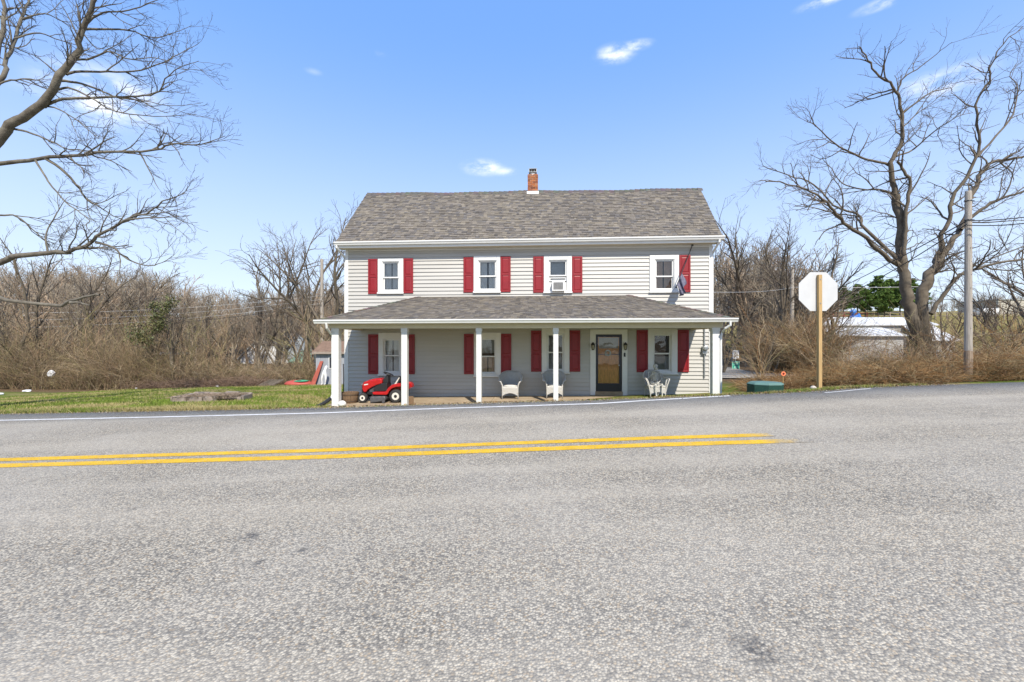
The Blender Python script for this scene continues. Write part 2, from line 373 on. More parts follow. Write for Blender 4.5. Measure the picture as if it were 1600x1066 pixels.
for k in ('wicker', 'wickergrey'):
    t = M[k].node_tree; b = t.nodes['Principled BSDF']; tcx = N(t, 'ShaderNodeTexCoord')
    ch = N(t, 'ShaderNodeTexBrick'); ch.inputs['Scale'].default_value = 34; ch.inputs['Mortar Size'].default_value = .03; t.links.new(tcx.outputs['Object'], ch.inputs['Vector'])
    wv = N(t, 'ShaderNodeTexWave', wave_type='BANDS', bands_direction='Z'); wv.inputs['Scale'].default_value = 22; wv.inputs['Distortion'].default_value = 1.5; t.links.new(tcx.outputs['Object'], wv.inputs['Vector'])
    bp = N(t, 'ShaderNodeBump'); bp.inputs['Strength'].default_value = .9; bp.inputs['Distance'].default_value = .012; t.links.new(wv.outputs[1], bp.inputs['Height']); t.links.new(bp.outputs[0], b.inputs['Normal'])
M['bone'] = mat('plastic_bone', (.50, .49, .45), .7, .25, 14)
M['bark'] = mat('grey_bark', (.085, .066, .046), .95, .35, 5, .9, 30, col2=(.17, .14, .10))
M['barkdark'] = mat('dark_bark', (.07, .055, .040), .95, .35, 6, .9, 30, col2=(.15, .12, .085))
M['lichen'] = mat('lichen_bark', (.075, .062, .045), .95, .3, 5, .8, 30, col2=(.19, .17, .13))
M['twig'] = mat('twig', (.115, .086, .064), .9, .3, 2)
M['twigleft'] = mat('maple_twig', (.06, .047, .040), .9, .3, 2)
M['stem'] = mat('brush_stem', (1, 1, 1), .95, .2, 3, attr=True, spec=.1)
M['leaf'] = mat('ivy_leaf', (1, 1, 1), .6, .3, 9, attr=True)
M['needle'] = mat('pine_needles', (1, 1, 1), .8, .35, .8, attr=True, spec=.15)
M['polewood'] = mat('weathered_pole', (.36, .32, .27), .9, .25, 3, .6, 40, aniso=(14, 14, 1.2))
M['poledark'] = mat('creosote_pole', (.27, .20, .14), .9, .35, 4, .6, 40, aniso=(14, 14, 1.2))
M['signwood'] = mat('treated_post', (.44, .29, .125), .8, .25, 3, .3, 50, aniso=(16, 16, .9))
M['signback'] = mat('bare_aluminium_sign', (.56, .56, .55), .5, .06, 3, metal=.15)
M['white'] = mat('sign_white', (.78, .78, .78), .5, .04, 5)
M['ink'] = mat('sign_black', (.02, .02, .03), .5, .1, 5)
M['sgreen'] = mat('sign_green', (.03, .30, .20), .5, .08, 5)
M['sgreenlight'] = mat('sign_lettering', (.45, .70, .60), .5, .08, 5)
M['lidgreen'] = mat('green_plastic', (.016, .065, .045), .5, .15, 6)
M['lidtop'] = mat('pale_green_plastic', (.10, .185, .155), .6, .12, 4)  # lid is a lighter green than the ribbed side
M['orange'] = mat('orange_reflector', (.80, .22, .10), .4, .1, 6)
M['redglass'] = mat('dark_red_lens', (.16, .012, .01), .3, .1, 6)
M['stone'] = mat('field_stone', (.48, .43, .37), .9, .2, 12, .5, 40)
M['whitestone'] = mat('white_painted_stone', (.72, .70, .66), .8, .12, 14, .4, 40)
M['barrel'] = mat('barrel_oak', (.17, .105, .058), .85, .35, 5, .5, 40, aniso=(10, 10, 1))
M['hoop'] = mat('rusty_hoop', (.11, .075, .05), .7, .3, 12, metal=.3)
M['soil'] = mat('soil', (.05, .035, .022), 1, .3, 12, .8, 40)
M['shedgrey'] = mat('shed_boards', (.30, .315, .345), .8, .12, 3, .2, 30, aniso=(6, 6, .6))
M['shedroof'] = mat('shed_roof', (.19, .12, .08), .95, .25, 6, .5, 40)
M['mannequin'] = mat('white_plastic', (.80, .79, .78), .4, .03, 6)
M['redboard'] = mat('red_board', (.36, .085, .055), .7, .2, 5)
M['tubred'] = mat('faded_red_plastic', (.42, .075, .055), .6, .15, 4)
M['tubgreen'] = mat('green_lid_plastic', (.07, .36, .19), .6, .15, 4)
M['bedwood'] = mat('bed_timber', (.24, .185, .15), .95, .25, 6, .6, 40, col2=(.36, .30, .25))
M['housewhite'] = mat('far_house_white', (.66, .66, .65), .7, .08, 1)
M['roofgreen'] = mat('far_green_roof', (.25, .42, .30), .7, .1, 2)
M['roofgrey'] = mat('far_grey_roof', (.34, .36, .35), .8, .1, 2)
M['barnroof'] = mat('barn_white_roof', (.62, .62, .61), .5, .10, .8)
M['barnwall'] = mat('barn_white_boards', (.40, .39, .37), .8, .25, 2, aniso=(3, 3, .3))
M['beige'] = mat('warehouse_beige', (.44, .41, .34), .8, .08, 1)
M['blue'] = mat('blue_plastic', (.05, .20, .62), .5, .25, 2)
M['wire'] = mat('black_cable', (.02, .02, .02), .6, .1, 3)
M['wirepale'] = mat('pale_cable', (.42, .41, .39), .6, .1, 3)
M['flag'] = mat('faded_flag', (.075, .075, .13), .9, .5, 9, col2=(.20, .19, .24))
M['amber'] = mat('lantern_glass', (.40, .36, .26), .2, .1, 8)
M['grass'] = mat('grass_blade', (1, 1, 1), .8, .15, 2, attr=True, spec=.15)
M['litterleaf'] = mat('dead_leaf', (1, 1, 1), .9, .2, 9, attr=True, spec=.1)

# ------------------------------------------------------------------ ground, road, markings
def axis(parts):
    out = []
    for a, b, st in parts: out += list(np.arange(a, b, st))
    return np.array(out + [parts[-1][1]])
gx = axis([(-420, -120, 30), (-120, -40, 5), (-40, -16, 1), (-16, 18, .35), (18, 44, 1), (44, 130, 5), (130, 420, 30)])
gy = axis([(-60, -10, 5), (-10, 6, 1.5), (6, 17, .22), (17, 34, .6), (34, 70, 1.8), (70, 180, 5), (180, 700, 40)])
XX, YY = np.meshgrid(gx, gy); ZZ = G(XX, YY)
tt = YY - edgeY(XX)
def vnoise(X, Y, sc, seed=0):
    return np.array([mnoise.noise(Vector((x * sc, y * sc, seed))) for x, y in zip(X.ravel(), Y.ravel())]).reshape(X.shape)
ZZ = ZZ - .05 + .045 * sstep(.02, .5, tt)
ZZ += vnoise(XX, YY, .6) * .035 * sstep(.4, 2, tt) + vnoise(XX, YY, .05, 3) * .8 * sstep(40, 70, YY)
nX, nY = len(gx), len(gy)
ii = (np.arange(nY - 1)[:, None] * nX + np.arange(nX - 1)[None, :]).ravel()
tag(np_mesh('ground', np.stack([XX, YY, ZZ], -1).reshape(-1, 3), np.stack([ii, ii + 1, ii + nX + 1, ii + nX], -1), M['ground'], smooth=True), kind='structure')

def road_sheet(name, xs, y0f, y1f, n, m, lift=0., rag=0., skirt=.12):
    V = []; F = []
    rr = random.Random(5)
    for i, x in enumerate(xs):
        a, b = y0f(x), y1f(x) + (mnoise.noise(Vector((x * 2.3, 0, 0))) * rag + mnoise.noise(Vector((x * .7, 3, 0))) * rag if rag else 0)
        for j in range(n + 1):
            y = a + (b - a) * j / n; V.append((x, y, float(roadz(x)) + lift))
        V.append((x, b + .03, float(roadz(x)) - skirt + lift))
    k = n + 2
    for i in range(len(xs) - 1):
        for j in range(n + 1): F.append((i * k + j, (i + 1) * k + j, (i + 1) * k + j + 1, i * k + j + 1))
    return np_mesh(name, V, F, m)
rx = axis([(-120, -30, 3), (-30, 20, .16), (20, 120, 3)])
tag(road_sheet('road', rx, lambda x: -9., lambda x: float(edgeY(x)), 12, M['asphalt'], 0, .05), kind='structure')

def ribbon(name, pts, width, m, lift=.004, step=.25):
    P = np.array(pts); xs = np.arange(P[0, 0], P[-1, 0], step); ys = np.interp(xs, P[:, 0], P[:, 1])
    V = []; F = []
    for i, (x, y) in enumerate(zip(xs, ys)):
        w0 = width / 2 + mnoise.noise(Vector((x * 3, 1, 2))) * .008; w1 = width / 2 + mnoise.noise(Vector((x * 3, 7, 2))) * .008
        V += [(x, y - w0, float(roadz(x)) + lift), (x, y + w1, float(roadz(x)) + lift)]
    for i in range(len(xs) - 1): F.append((2 * i, 2 * i + 2, 2 * i + 3, 2 * i + 1))
    return np_mesh(name, V, F, m)
tag(ribbon('road_marking_edge_line', [(-60, 15), (-30, 11.2), (-11, 9.17), (-7.25, 8.8), (-3.82, 8.53), (-1.29, 8.54), (.25, 8.48), (1.76, 8.43), (2.75, 8.6), (4.0, 8.76), (4.6, 8.82)], .115, M['wpaint']), kind='structure')
tag(ribbon('road_marking_edge_line', [(6.4, 8.74), (6.9, 8.88), (7.4, 9.05), (7.9, 9.16)], .06, M['wpaint']), kind='structure')
tag(ribbon('road_marking_centre_line', [(-60, 9.2), (-25, 6.6), (-6.66, 5.55), (-2.43, 5.42), (1.64, 5.42), (3.45, 5.36)], .17, M['ypaint']), kind='structure')
tag(ribbon('road_marking_centre_line', [(-60, 8.9), (-25, 6.3), (-6.27, 5.24), (-2.29, 5.09), (1.52, 5.08), (3.75, 5.02)], .18, M['ypaint']), kind='structure')
# side lane behind the house corner
V = []; F = []
lane = [(12.5, 17.5), (11.9, 20), (12.2, 23), (13.6, 28), (16.0, 36), (19, 46)]
for i, (x, y) in enumerate(lane):
    for dx in (-2.2, -1, 0, 1, 2.2): V.append((x + dx, y, Gz(x + dx, y) + .05))
for i in range(len(lane) - 1):
    for j in range(4): F.append((i * 5 + j, i * 5 + j + 1, i * 5 + j + 6, i * 5 + j + 5))
tag(np_mesh('side_road', V, F, M['lane']), kind='structure')

# ------------------------------------------------------------------ the house
HA = math.atan(.058); HD = 15.05
def L(px, py, w):
    rx_ = (px - 800) / FPX; rz_ = (533 - py) / FPX
    u = (rx_ * (HD + w * math.cos(HA)) - w * math.sin(HA)) / (math.cos(HA) + rx_ * math.sin(HA))
    t_ = HD - u * math.sin(HA) + w * math.cos(HA)
    return u, EYE + t_ * rz_
def LW(u, w, z):   # house frame -> world
    return Vector((u * math.cos(HA) + w * math.sin(HA), HD - u * math.sin(HA) + w * math.cos(HA), z))
house = empty('farmhouse', (0, HD, 0), -HA)
tag(house, 'two-storey pale grey clapboard house with red shutters and full-width porch', 'house')
U0, U1 = -5.989, 6.853; DEPTH = 4.3; ZB = -.95; ZE = 4.62
def rect(x0, y0, x1, y1, w=0.):
    a = L(x0, y0, w); b = L(x1, y1, w); c_ = L(x0, y1, w); d = L(x1, y0, w)
    return ((a[0] + c_[0]) / 2, (b[0] + d[0]) / 2, (b[1] + c_[1]) / 2, (a[1] + d[1]) / 2)   # u0,u1,z0,z1
# casing rect, glazed opening rect, meeting rail y, curtain, name extra
WIN = [
    ((591, 403.8, 630.7, 458.7), (597.6, 409.0, 624.2, 455.5), 433.8, 'curtain', 'white window with grey curtains, upper storey, first from the gable by the lawn'),
    ((740.3, 400.3, 781.8, 457.2), (747.3, 407.2, 776.2, 454), 431.7, 'curtain', 'upper storey window with parted pale curtains'),
    ((849.7, 400, 893.4, 457.6), (857, 406.5, 886.4, 455), 433.0, 'blind', 'upper storey window raised over an air conditioner'),
    ((1014.6, 398.7, 1060.3, 457), (1023, 405.5, 1053.2, 453.5), 432, 'curtain_tan', 'upper storey window with tan curtains and one shutter'),
    ((592, 520, 632, 586.4), (599, 529.5, 625.6, 583), 556, 'curtain', 'porch window with pale curtains behind the mower'),
    ((740.7, 519.8, 782.7, 588.4), (748, 528.5, 775.5, 584.5), 557.3, 'curtain_tan', 'porch window with tan half curtain'),
    ((846.4, 513.2, 889.5, 583.2), (854.5, 521.5, 881.5, 579.8), 551, 'blind', 'porch window with narrow grey panes beside the door'),
    ((1012, 513.4, 1058, 584.5), (1020, 522, 1049, 581), 552.8, 'dark', 'porch window with dark panes behind the skeleton'),
]
SHUT = [((575.9, 405.2, 590.6, 459.6), 0), ((631.1, 404.2, 646, 458.6), 0), ((724.6, 402.2, 740, 457.3), 0), ((782.2, 401.2, 798, 456.6), 0),
        ((833.3, 401.2, 849.4, 457.6), 0), ((893.8, 401.2, 909.8, 457.6), 0), ((1061, 399, 1078.2, 456.8), 0),
        ((576, 522.6, 591.8, 584.5), 1), ((632.6, 522.6, 648.5, 584.6), 1), ((725.3, 521.9, 740.5, 584.7), 1), ((783, 521.7, 799, 585), 1),
        ((829.8, 516.8, 846, 580.8), 1), ((890, 516.4, 906.4, 580.8), 1), ((994.4, 515.9, 1011.6, 581.4), 1), ((1058.2, 515.6, 1075.8, 581.4), 1)]
DOORC = rect(922, 514.7, 980, 617.6); DOORO = rect(930.6, 522.6, 971.7, 612.0)
openings = []
for cs, op, rail, cur, nm in WIN: openings.append(rect(*op))
openings.append(DOORO)
holes = [rect(*w[0]) for w in WIN] + [DOORC]
# sheathing with the openings left open
def cell_wall(name, m, w, parent):
    us = sorted({U0, U1, *[o[0] for o in openings], *[o[1] for o in openings]}); zs = sorted({ZB, ZE, *[o[2] for o in openings], *[o[3] for o in openings]})
    b = MB()
    for i in range(len(us) - 1):
        for j in range(len(zs) - 1):
            cu, cz = (us[i] + us[i + 1]) / 2, (zs[j] + zs[j + 1]) / 2
            if any(o[0] < cu < o[1] and o[2] < cz < o[3] for o in openings): continue
            b.quad((us[i], w, zs[j]), (us[i + 1], w, zs[j]), (us[i + 1], w, zs[j + 1]), (us[i], w, zs[j + 1]))
    return b.build(name, m, parent)
wall = cell_wall('wall', M['siding'], .012, house)
# clapboards, each course cut where a casing stands
EXPO = .1345
z = ZB; nb = 0
hrng = random.Random(11)
while z < ZE - .01:
    z1 = min(z + EXPO, ZE)
    segs = [(U0 + .07, U1 - .07)]
    for h in holes:
        if h[2] + .02 < z1 and h[3] - .02 > z:
            ns = []
            for a, b_ in segs:
                if h[1] - .02 <= a or h[0] + .02 >= b_: ns.append((a, b_)); continue
                if h[0] + .02 > a: ns.append((a, h[0] + .02))
                if h[1] - .02 < b_: ns.append((h[1] - .02, b_))
            segs = ns
    for a, b_ in segs:
        mbd = MB(); n = max(1, int((b_ - a) / 1.5)); vs = []; j0 = [hrng.uniform(-.0012, .0012) for _ in range(n + 1)]
        for i in range(n + 1):
            x = a + (b_ - a) * i / n; d = j0[i]
            vs += [(x, -.002, z1 + .006), (x, -.006, z1 - .028), (x, -.028 + d, z + .014), (x, -.030 + d, z), (x, -.001, z + .004)]
        fs = []
        for i in range(n):
            for k in range(4): fs.append((i * 5 + k, (i + 1) * 5 + k, (i + 1) * 5 + k + 1, i * 5 + k + 1))
        mbd.add(vs, fs).build('siding_board', M['siding'], wall); nb += 1
    z = z1
# other three walls with the same lap profile
sw = MB()
z = ZB
while z < ZE - .01:
    z1 = min(z + EXPO, ZE)
    for (xa, ya, xb, yb, nx, ny) in ((U0, DEPTH, U0, 0, -1, 0), (U1, 0, U1, DEPTH, 1, 0), (U1, DEPTH, U0, DEPTH, 0, 1)):
        q = lambda x, y, d, zz: (x + nx * d, y + ny * d, zz)
        sw.quad(q(xa, ya, .018, z), q(xb, yb, .018, z), q(xb, yb, .002, z1), q(xa, ya, .002, z1)); sw.quad(q(xa, ya, .002, z), q(xb, yb, .002, z), q(xb, yb, .018, z), q(xa, ya, .018, z))
    z = z1
RW = 2.1; RZL, RZR = L(574, 302.6, RW)[1], L(1093.4, 294.7, RW)[1]
for ux, rzz in ((U0, RZL), (U1, RZR)):
    sw.add([(ux, 0, ZE), (ux, DEPTH, ZE), (ux, RW, rzz - .12)], [(0, 1, 2)])
sw.build('side_wall', M['siding'], house, fixn=False)
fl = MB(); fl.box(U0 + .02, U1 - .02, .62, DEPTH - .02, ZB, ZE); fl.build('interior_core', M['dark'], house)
for ux, sgn in ((U0, -1), (U1, 1)):
    c_ = MB(); x0, x1 = sorted((ux + sgn * .022, ux - sgn * .085)); c_.box(x0, x1, -.032, .09, ZB, ZE); c_.build('corner_trim', M['trim'], house)
ft = MB(); ft.box(U0 + .086, U1 - .086, -.028, -.002, ZE - .09, ZE - .002); ft.build('frieze_board', M['trim'], house)

def frame_ring(b, o, i, w0, w1):
    b.box(o[0], i[0], w0, w1, o[2], o[3]); b.box(i[1], o[1], w0, w1, o[2], o[3]); b.box(i[0], i[1], w0, w1, i[3], o[3]); b.box(i[0], i[1], w0, w1, o[2], i[2])
def curtain_mesh(u0, u1, z0, z1, w, folds, gap=0., amp=.02, seed=0):
    b = MB(); n = 44; rr = random.Random(seed); ph = rr.uniform(0, 6)
    for (a, c_) in (((u0, (u0 + u1) / 2 - gap), ((u0 + u1) / 2 + gap, u1)) if gap >= 0 else ((u0, u1),)):
        vs = []; fs = []
        for i in range(n + 1):
            s_ = i / n; x = a + (c_ - a) * s_; d = amp * math.sin(s_ * folds * 6.28 + ph + .9 * math.sin(s_ * 9 + ph))
            vs += [(x, w + d * .5, z1), (x, w + d, (z0 + z1) / 2), (x, w + d * 1.25, z0)]
        for i in range(n):
            for k in (0, 1): fs.append((i * 3 + k, (i + 1) * 3 + k, (i + 1) * 3 + k + 1, i * 3 + k + 1))
        b.add(vs, fs)
    return b
for idx, (cs, op, rail, cur, nm) in enumerate(WIN):
    c_ = rect(*cs); o = rect(*op); rz_ = L((op[0] + op[2]) / 2, rail, 0)[1]
    b = MB(); frame_ring(b, c_, o, -.052, .012); win = b.build('window', M['trim'], house, bevel=.006); win['label'] = nm
    b = MB(); b.box(c_[0] - .02, c_[1] + .02, -.085, -.0525, c_[2] - .02, c_[2] + .035); b.build('window_sill', M['trim'], win, bevel=.005)
    b = MB(); inn = (o[0] + .022, o[1] - .022, o[2] + .025, o[3] - .022); frame_ring(b, (o[0] + .001, o[1] - .001, o[2] + .001, o[3] - .001), inn, -.03, .16); b.build('window_jamb', M['trim'], win)
    for up in (1, 0):
        z0, z1 = ((rz_ - .018, inn[3] - .001) if up else (inn[2] + .001, rz_ + .018)); w0 = .012 if up else .05
        if idx == 2 and not up: z0, z1 = inn[2] + .33, rz_ + .0
        if idx == 2 and up: z0 = rz_ + .03
        oo = (inn[0] + .001, inn[1] - .001, z0, z1); ii_ = (inn[0] + .045, inn[1] - .045, z0 + .045, z1 - .04)
        b = MB(); frame_ring(b, oo, ii_, w0, w0 + .032); sash = b.build('sash', M['trim'], win)
        if ii_[3] > ii_[2]:
            b = MB(); b.box(ii_[0] - .004, ii_[1] + .004, w0 + .012, w0 + .018, ii_[2] - .004, ii_[3] + .004); b.build('pane', M['glass'], sash)
    # room behind the glass
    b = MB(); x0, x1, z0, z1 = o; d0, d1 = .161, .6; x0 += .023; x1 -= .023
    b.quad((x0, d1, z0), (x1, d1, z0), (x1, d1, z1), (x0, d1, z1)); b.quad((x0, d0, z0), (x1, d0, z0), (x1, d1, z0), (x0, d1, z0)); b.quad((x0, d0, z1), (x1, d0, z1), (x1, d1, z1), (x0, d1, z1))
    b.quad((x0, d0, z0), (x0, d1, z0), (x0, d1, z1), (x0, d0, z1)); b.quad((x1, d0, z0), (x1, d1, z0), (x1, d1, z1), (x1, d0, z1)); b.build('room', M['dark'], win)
    if cur == 'curtain': curtain_mesh(x0, x1, z0 + .02, z1 - .02, .125, 6, .03 if idx == 1 else .02, .016, idx).build('curtain', M['curtain'], win, smooth=True)
    elif cur == 'curtain_tan':
        curtain_mesh(x0, x1, z0 + .02, rz_ if idx == 5 else z1 - .02, .125, 7, .02, .016, idx).build('curtain', M['curtain_tan'], win, smooth=True)
        if idx == 5: curtain_mesh(x0, x1, rz_ + .12, z1, .13, 5, -1, .012, idx).build('curtain', M['blind'], win, smooth=True)
    elif cur == 'blind':
        b = MB(); zz = z0 + .05
        while zz < z1 - .03: b.add([(x0 + .03, .115, zz), (x1 - .03, .115, zz), (x1 - .03, .135, zz + .024), (x0 + .03, .135, zz + .024)], [(0, 1, 2, 3)]); zz += .03
        b.build('blind', M['curtain'] if idx == 2 else M['blind'], win)
    else:
        b = MB(); zz = z0 + .05
        while zz < rz_ - .1: b.add([(x0 + .03, .115, zz), (x1 - .03, .115, zz), (x1 - .03, .135, zz + .022), (x0 + .03, .135, zz + .022)], [(0, 1, 2, 3)]); zz += .03
        b.build('blind', M['blind'], win)
        lm = MB(); lm.lathe([(.02, 0), (.06, .01), (.05, .08), (.02, .1)], 12, ((x0 + x1) / 2, .4, z1 - .16)); lm.build('lamp_reflection', M['amber'], win)  # unlit lamp shape standing in for lamp reflections in the upper pane
for rc, low in SHUT:
    x0, x1, z0, z1 = rect(*rc)
    b = MB(); st = .055; mid = z0 + (z1 - z0) * (.47 if low else .5)
    frame_ring(b, (x0, x1, z0, z1), (x0 + st, x1 - st, z0 + st * 1.3, z1 - st * 1.2), -.058, -.022); b.box(x0 + st, x1 - st, -.0575, -.0225, mid - .035, mid + .035)
    sh = b.build('shutter', M['shutter'], house, bevel=.004)
    for a, c_ in ((z0 + st * 1.3, mid - .035), (mid + .035, z1 - st * 1.2)):
        p = MB(); e = .012; p.box(x0 + st + .001, x1 - st - .001, -.040, -.023, a + .001, c_ - .001)
        p.add([(x0 + st + e, -.041, a + e), (x1 - st - e, -.041, a + e), (x1 - st - e, -.041, c_ - e), (x0 + st + e, -.041, c_ - e), (x0 + st + 3.2 * e, -.052, a + 3.2 * e), (x1 - st - 3.2 * e, -.052, a + 3.2 * e), (x1 - st - 3.2 * e, -.052, c_ - 3.2 * e), (x0 + st + 3.2 * e, -.052, c_ - 3.2 * e)],
              [(4, 5, 6, 7), (0, 1, 5, 4), (1, 2, 6, 5), (2, 3, 7, 6), (3, 0, 4, 7)])
        p.build('panel', M['shutter'], sh)

# door
b = MB(); b.box(DOORC[0], DOORO[0], -.055, .012, DOORC[2], DOORC[3]); b.box(DOORO[1], DOORC[1], -.055, .012, DOORC[2], DOORC[3]); b.box(DOORO[0], DOORO[1], -.055, .012, DOORO[3], DOORC[3])
dc = b.build('door_casing', M['trim'], house, bevel=.005)
x0, x1, z0, z1 = DOORO; g = rect(934.2, 526.8, 967.4, 599.2)
b = MB(); frame_ring(b, (x0 + .003, x1 - .003, z0 + .01, z1 - .003), g, -.02, .02); sd_ = b.build('storm_door', M['navy'], house, bevel=.004); sd_['label'] = 'dark navy storm door with full glass'
b = MB(); b.box(g[0] - .005, g[1] + .005, -.003, .003, g[2] - .005, g[3] + .005); b.build('pane', M['glass'], sd_)
b = MB(); zb = L(950, 553.8, 0)[1]; b.box(g[0], g[1], -.016, -.004, zb - .012, zb + .012); b.build('glass_bar', M['greymetal'], sd_)
b = MB(); b.tube([(x1 - .10, -.02, z0 + .92), (x1 - .10, -.06, z0 + .92), (x1 - .13, -.07, z0 + .92)], .011, 8); b.lathe([(.02, -.022), (.02, -.028)], 10, (x1 - .10, 0, z0 + .92), 'y'); b.build('handle', M['trim'], sd_)
b = MB(); b.box(x0, x1, .07, .11, z0 + .02, z1); idr = b.build('inner_door', M['doorwood'], house); idr['label'] = 'golden oak inner door behind the glass'
for (a, c_, e, f_) in ((.09, .40, .12, .78), (.50, .81, .12, .78), (.09, .40, .92, 1.42), (.50, .81, .92, 1.42)):
    p = MB(); p.box(x0 + a, x0 + c_, .056, .0695, z0 + e, z0 + f_); p.build('panel', M['doorwood'], idr, bevel=.008)
b = MB(); b.box(x0 + .12, x1 - .12, .058, .0695, z0 + 1.50, z1 - .12); b.build('door_light', M['blind'], idr)
wr = MB(); wc = L(949.7, 551.5, 0)
for k in range(22):
    th = k / 22 * 6.283; wr.blob((wc[0] + .085 * math.cos(th), -.03, wc[1] + .085 * math.sin(th)), .03, .02, .03, 6, 4)
wr.blob((wc[0] - .05, -.035, wc[1] - .07), .06, .02, .035, 8, 5)
wre = wr.build('wreath', M['wickergrey'], house); 
b = MB(); b.box(x0 - .02, x1 + .02, -.06, .10, DOORC[2] - .06, z0 + .008); b.build('threshold', M['concrete'], house)
b = MB(); b.box(x0 + .02, x1 + .06, -.42, -.0565, DOORC[2] - .16, DOORC[2] - .015); b.build('door_step', M['stone'], house, bevel=.015)
for px in (926, 976.4):
    u, zc = L(px, 541.4, -.05); lt = MB(); lt.box(u - .035, u + .035, -.075, -.0555, zc - .03, zc + .10); lt.tube([(u, -.07, zc + .09), (u, -.12, zc + .14), (u, -.15, zc + .115)], .009, 6)
    lt.lathe([(.012, .145), (.05, .10), (.075, .055), (.072, .045)], 8, (u, -.15, zc)); lt.lathe([(.045, -.10), (.04, -.115), (.01, -.13)], 8, (u, -.15, zc))
    for k in range(6):
        th = k * math.pi / 3; lt.tube([(u + .062 * math.cos(th), -.15 + .062 * math.sin(th), zc + .05), (u + .043 * math.cos(th), -.15 + .043 * math.sin(th), zc - .10)], .005, 4)
    lo = lt.build('wall_lantern', M['black'], house)
    gl = MB(); gl.lathe([(.056, .045), (.038, -.098)], 6, (u, -.15, zc)); gl.build('lantern_glass', M['amber'], lo)
u, zc = L(975.8, 554.5, -.05); b = MB(); b.box(u - .03, u + .03, -.08, -.0555, zc - .07, zc + .07); b.build('doorbell', M['black'], house, bevel=.01)
u, zc = L(1100, 545, 0); b = MB(); b.box(u - .09, u + .07, -.12, -.0215, zc - .17, zc + .08); b.lathe([(.085, -.121), (.08, -.20), (.05, -.215)], 16, (u - .01, 0, zc + .02), 'y'); b.tube([(u - .01, -.06, zc - .17), (u - .01, -.06, zc - 1.0)], .022, 8); b.tube([(u - .01, -.06, zc + .08), (u - .01, -.06, zc + 1.05)], .022, 8)
b.build('electric_meter', M['galv'], house)

# roofs
PAL = [(0.186, 0.164, 0.139), (0.221, 0.197, 0.165), (0.153, 0.138, 0.124), (0.254, 0.222, 0.177), (0.2, 0.175, 0.147), (0.228, 0.201, 0.171), (0.17, 0.157, 0.147)]
def shingle_field(mb, el, er, tr, tl, expo, rd, wob=None):
    el, er, tr, tl = [Vector(p) for p in (el, er, tr, tl)]
    hgt = ((tl + tr) / 2 - (el + er) / 2).length; nc = max(2, round(hgt / expo))
    nrm = (er - el).cross(tl - el if (tl - el).length > .01 else tr - el).normalized()
    if nrm.z < 0: nrm = -nrm
    def P(s_, v):
        p = (el * (1 - s_) + er * s_) * (1 - v) + (tl * (1 - s_) + tr * s_) * v
        if wob: p = p + Vector((0, 0, wob(p.x, v)))
        return p
    for j in range(nc):
        v0, v1 = j / nc, min(1, (j + 1.25) / nc); wid = (P(1, v0) - P(0, v0)).length
        if wid < .1: continue
        x = -rd.uniform(0, .25)
        while x < wid:
            w_ = rd.uniform(.07, .21); a, c_ = max(0, x), min(wid, x + w_ - .004); x += w_
            if c_ - a < .02: continue
            th = rd.choice((.008, .008, .017, .020)); dv = rd.uniform(-.06, .04) / nc if th > .01 else 0
            s0, s1 = a / wid, c_ / wid
            q0, q1, q2, q3 = P(s0, max(0, v0 + dv)) + nrm * (th + .006), P(s1, max(0, v0 + dv)) + nrm * (th + .006), P(s1, v1) + nrm * .002, P(s0, v1) + nrm * .002
            b0, b1 = P(s0, max(0, v0 + dv)) + nrm * .0015, P(s1, max(0, v0 + dv)) + nrm * .0015
            base = rd.choice(PAL); k = rd.uniform(.88, 1.14); col = tuple(c * k for c in base)
            mb.add([q0, q1, q2, q3, b0, b1], [(0, 1, 2, 3), (4, 5, 1, 0), (4, 0, 3), (5, 2, 1)], col)
srd = random.Random(21)
EWU = -.36
eL, eR = L(526, 378.4, EWU), L(1127.5, 368.6, EWU); rL, rR = L(574, 302.8, RW), L(1093.4, 295.2, RW)
def wob(x, v): return v * (.018 * math.sin(x * 1.1 + 1) + .010 * math.sin(x * 2.7) - .01)
n_ = 30
def roofslab():
    b = MB(); vs = []; fs = []
    for i in range(n_ + 1):
        s_ = i / n_; e = (eL[0] + (eR[0] - eL[0]) * s_, eL[1] + (eR[1] - eL[1]) * s_); r_ = (rL[0] + (rR[0] - rL[0]) * s_, rL[1] + (rR[1] - rL[1]) * s_ + wob(rL[0] + (rR[0] - rL[0]) * s_, 1))
        be = DEPTH + .36
        vs += [(e[0], EWU, e[1]), (r_[0], RW, r_[1]), (e[0], be, e[1]), (e[0], be, e[1] - .09), (r_[0], RW, r_[1] - .13), (e[0], EWU, e[1] - .09)]
    for i in range(n_):
        for k in range(6): k2 = (k + 1) % 6; fs.append((i * 6 + k, (i + 1) * 6 + k, (i + 1) * 6 + k2, i * 6 + k2))
    fs += [tuple(range(6)), tuple(n_ * 6 + k for k in range(6))]
    b.add(vs, fs); return b
roof = roofslab().build('roof', M['soffit'], house)
sm = MB(); shingle_field(sm, (eL[0] - .02, EWU - .03, eL[1] - .02), (eR[0] + .02, EWU - .03, eR[1] - .02), (rR[0] + .02, RW, rR[1]), (rL[0] - .02, RW, rL[1]), .118, srd, wob)
shingle_field(sm, (eR[0], DEPTH + .38, eR[1] - .02), (eL[0], DEPTH + .38, eL[1] - .02), (rL[0], RW, rL[1]), (rR[0], RW, rR[1]), .135, srd, wob)
so = sm.build('shingles', M['shingle'], roof, fixn=False); so['kind'] = 'stuff'
rc = MB()
x = rL[0]
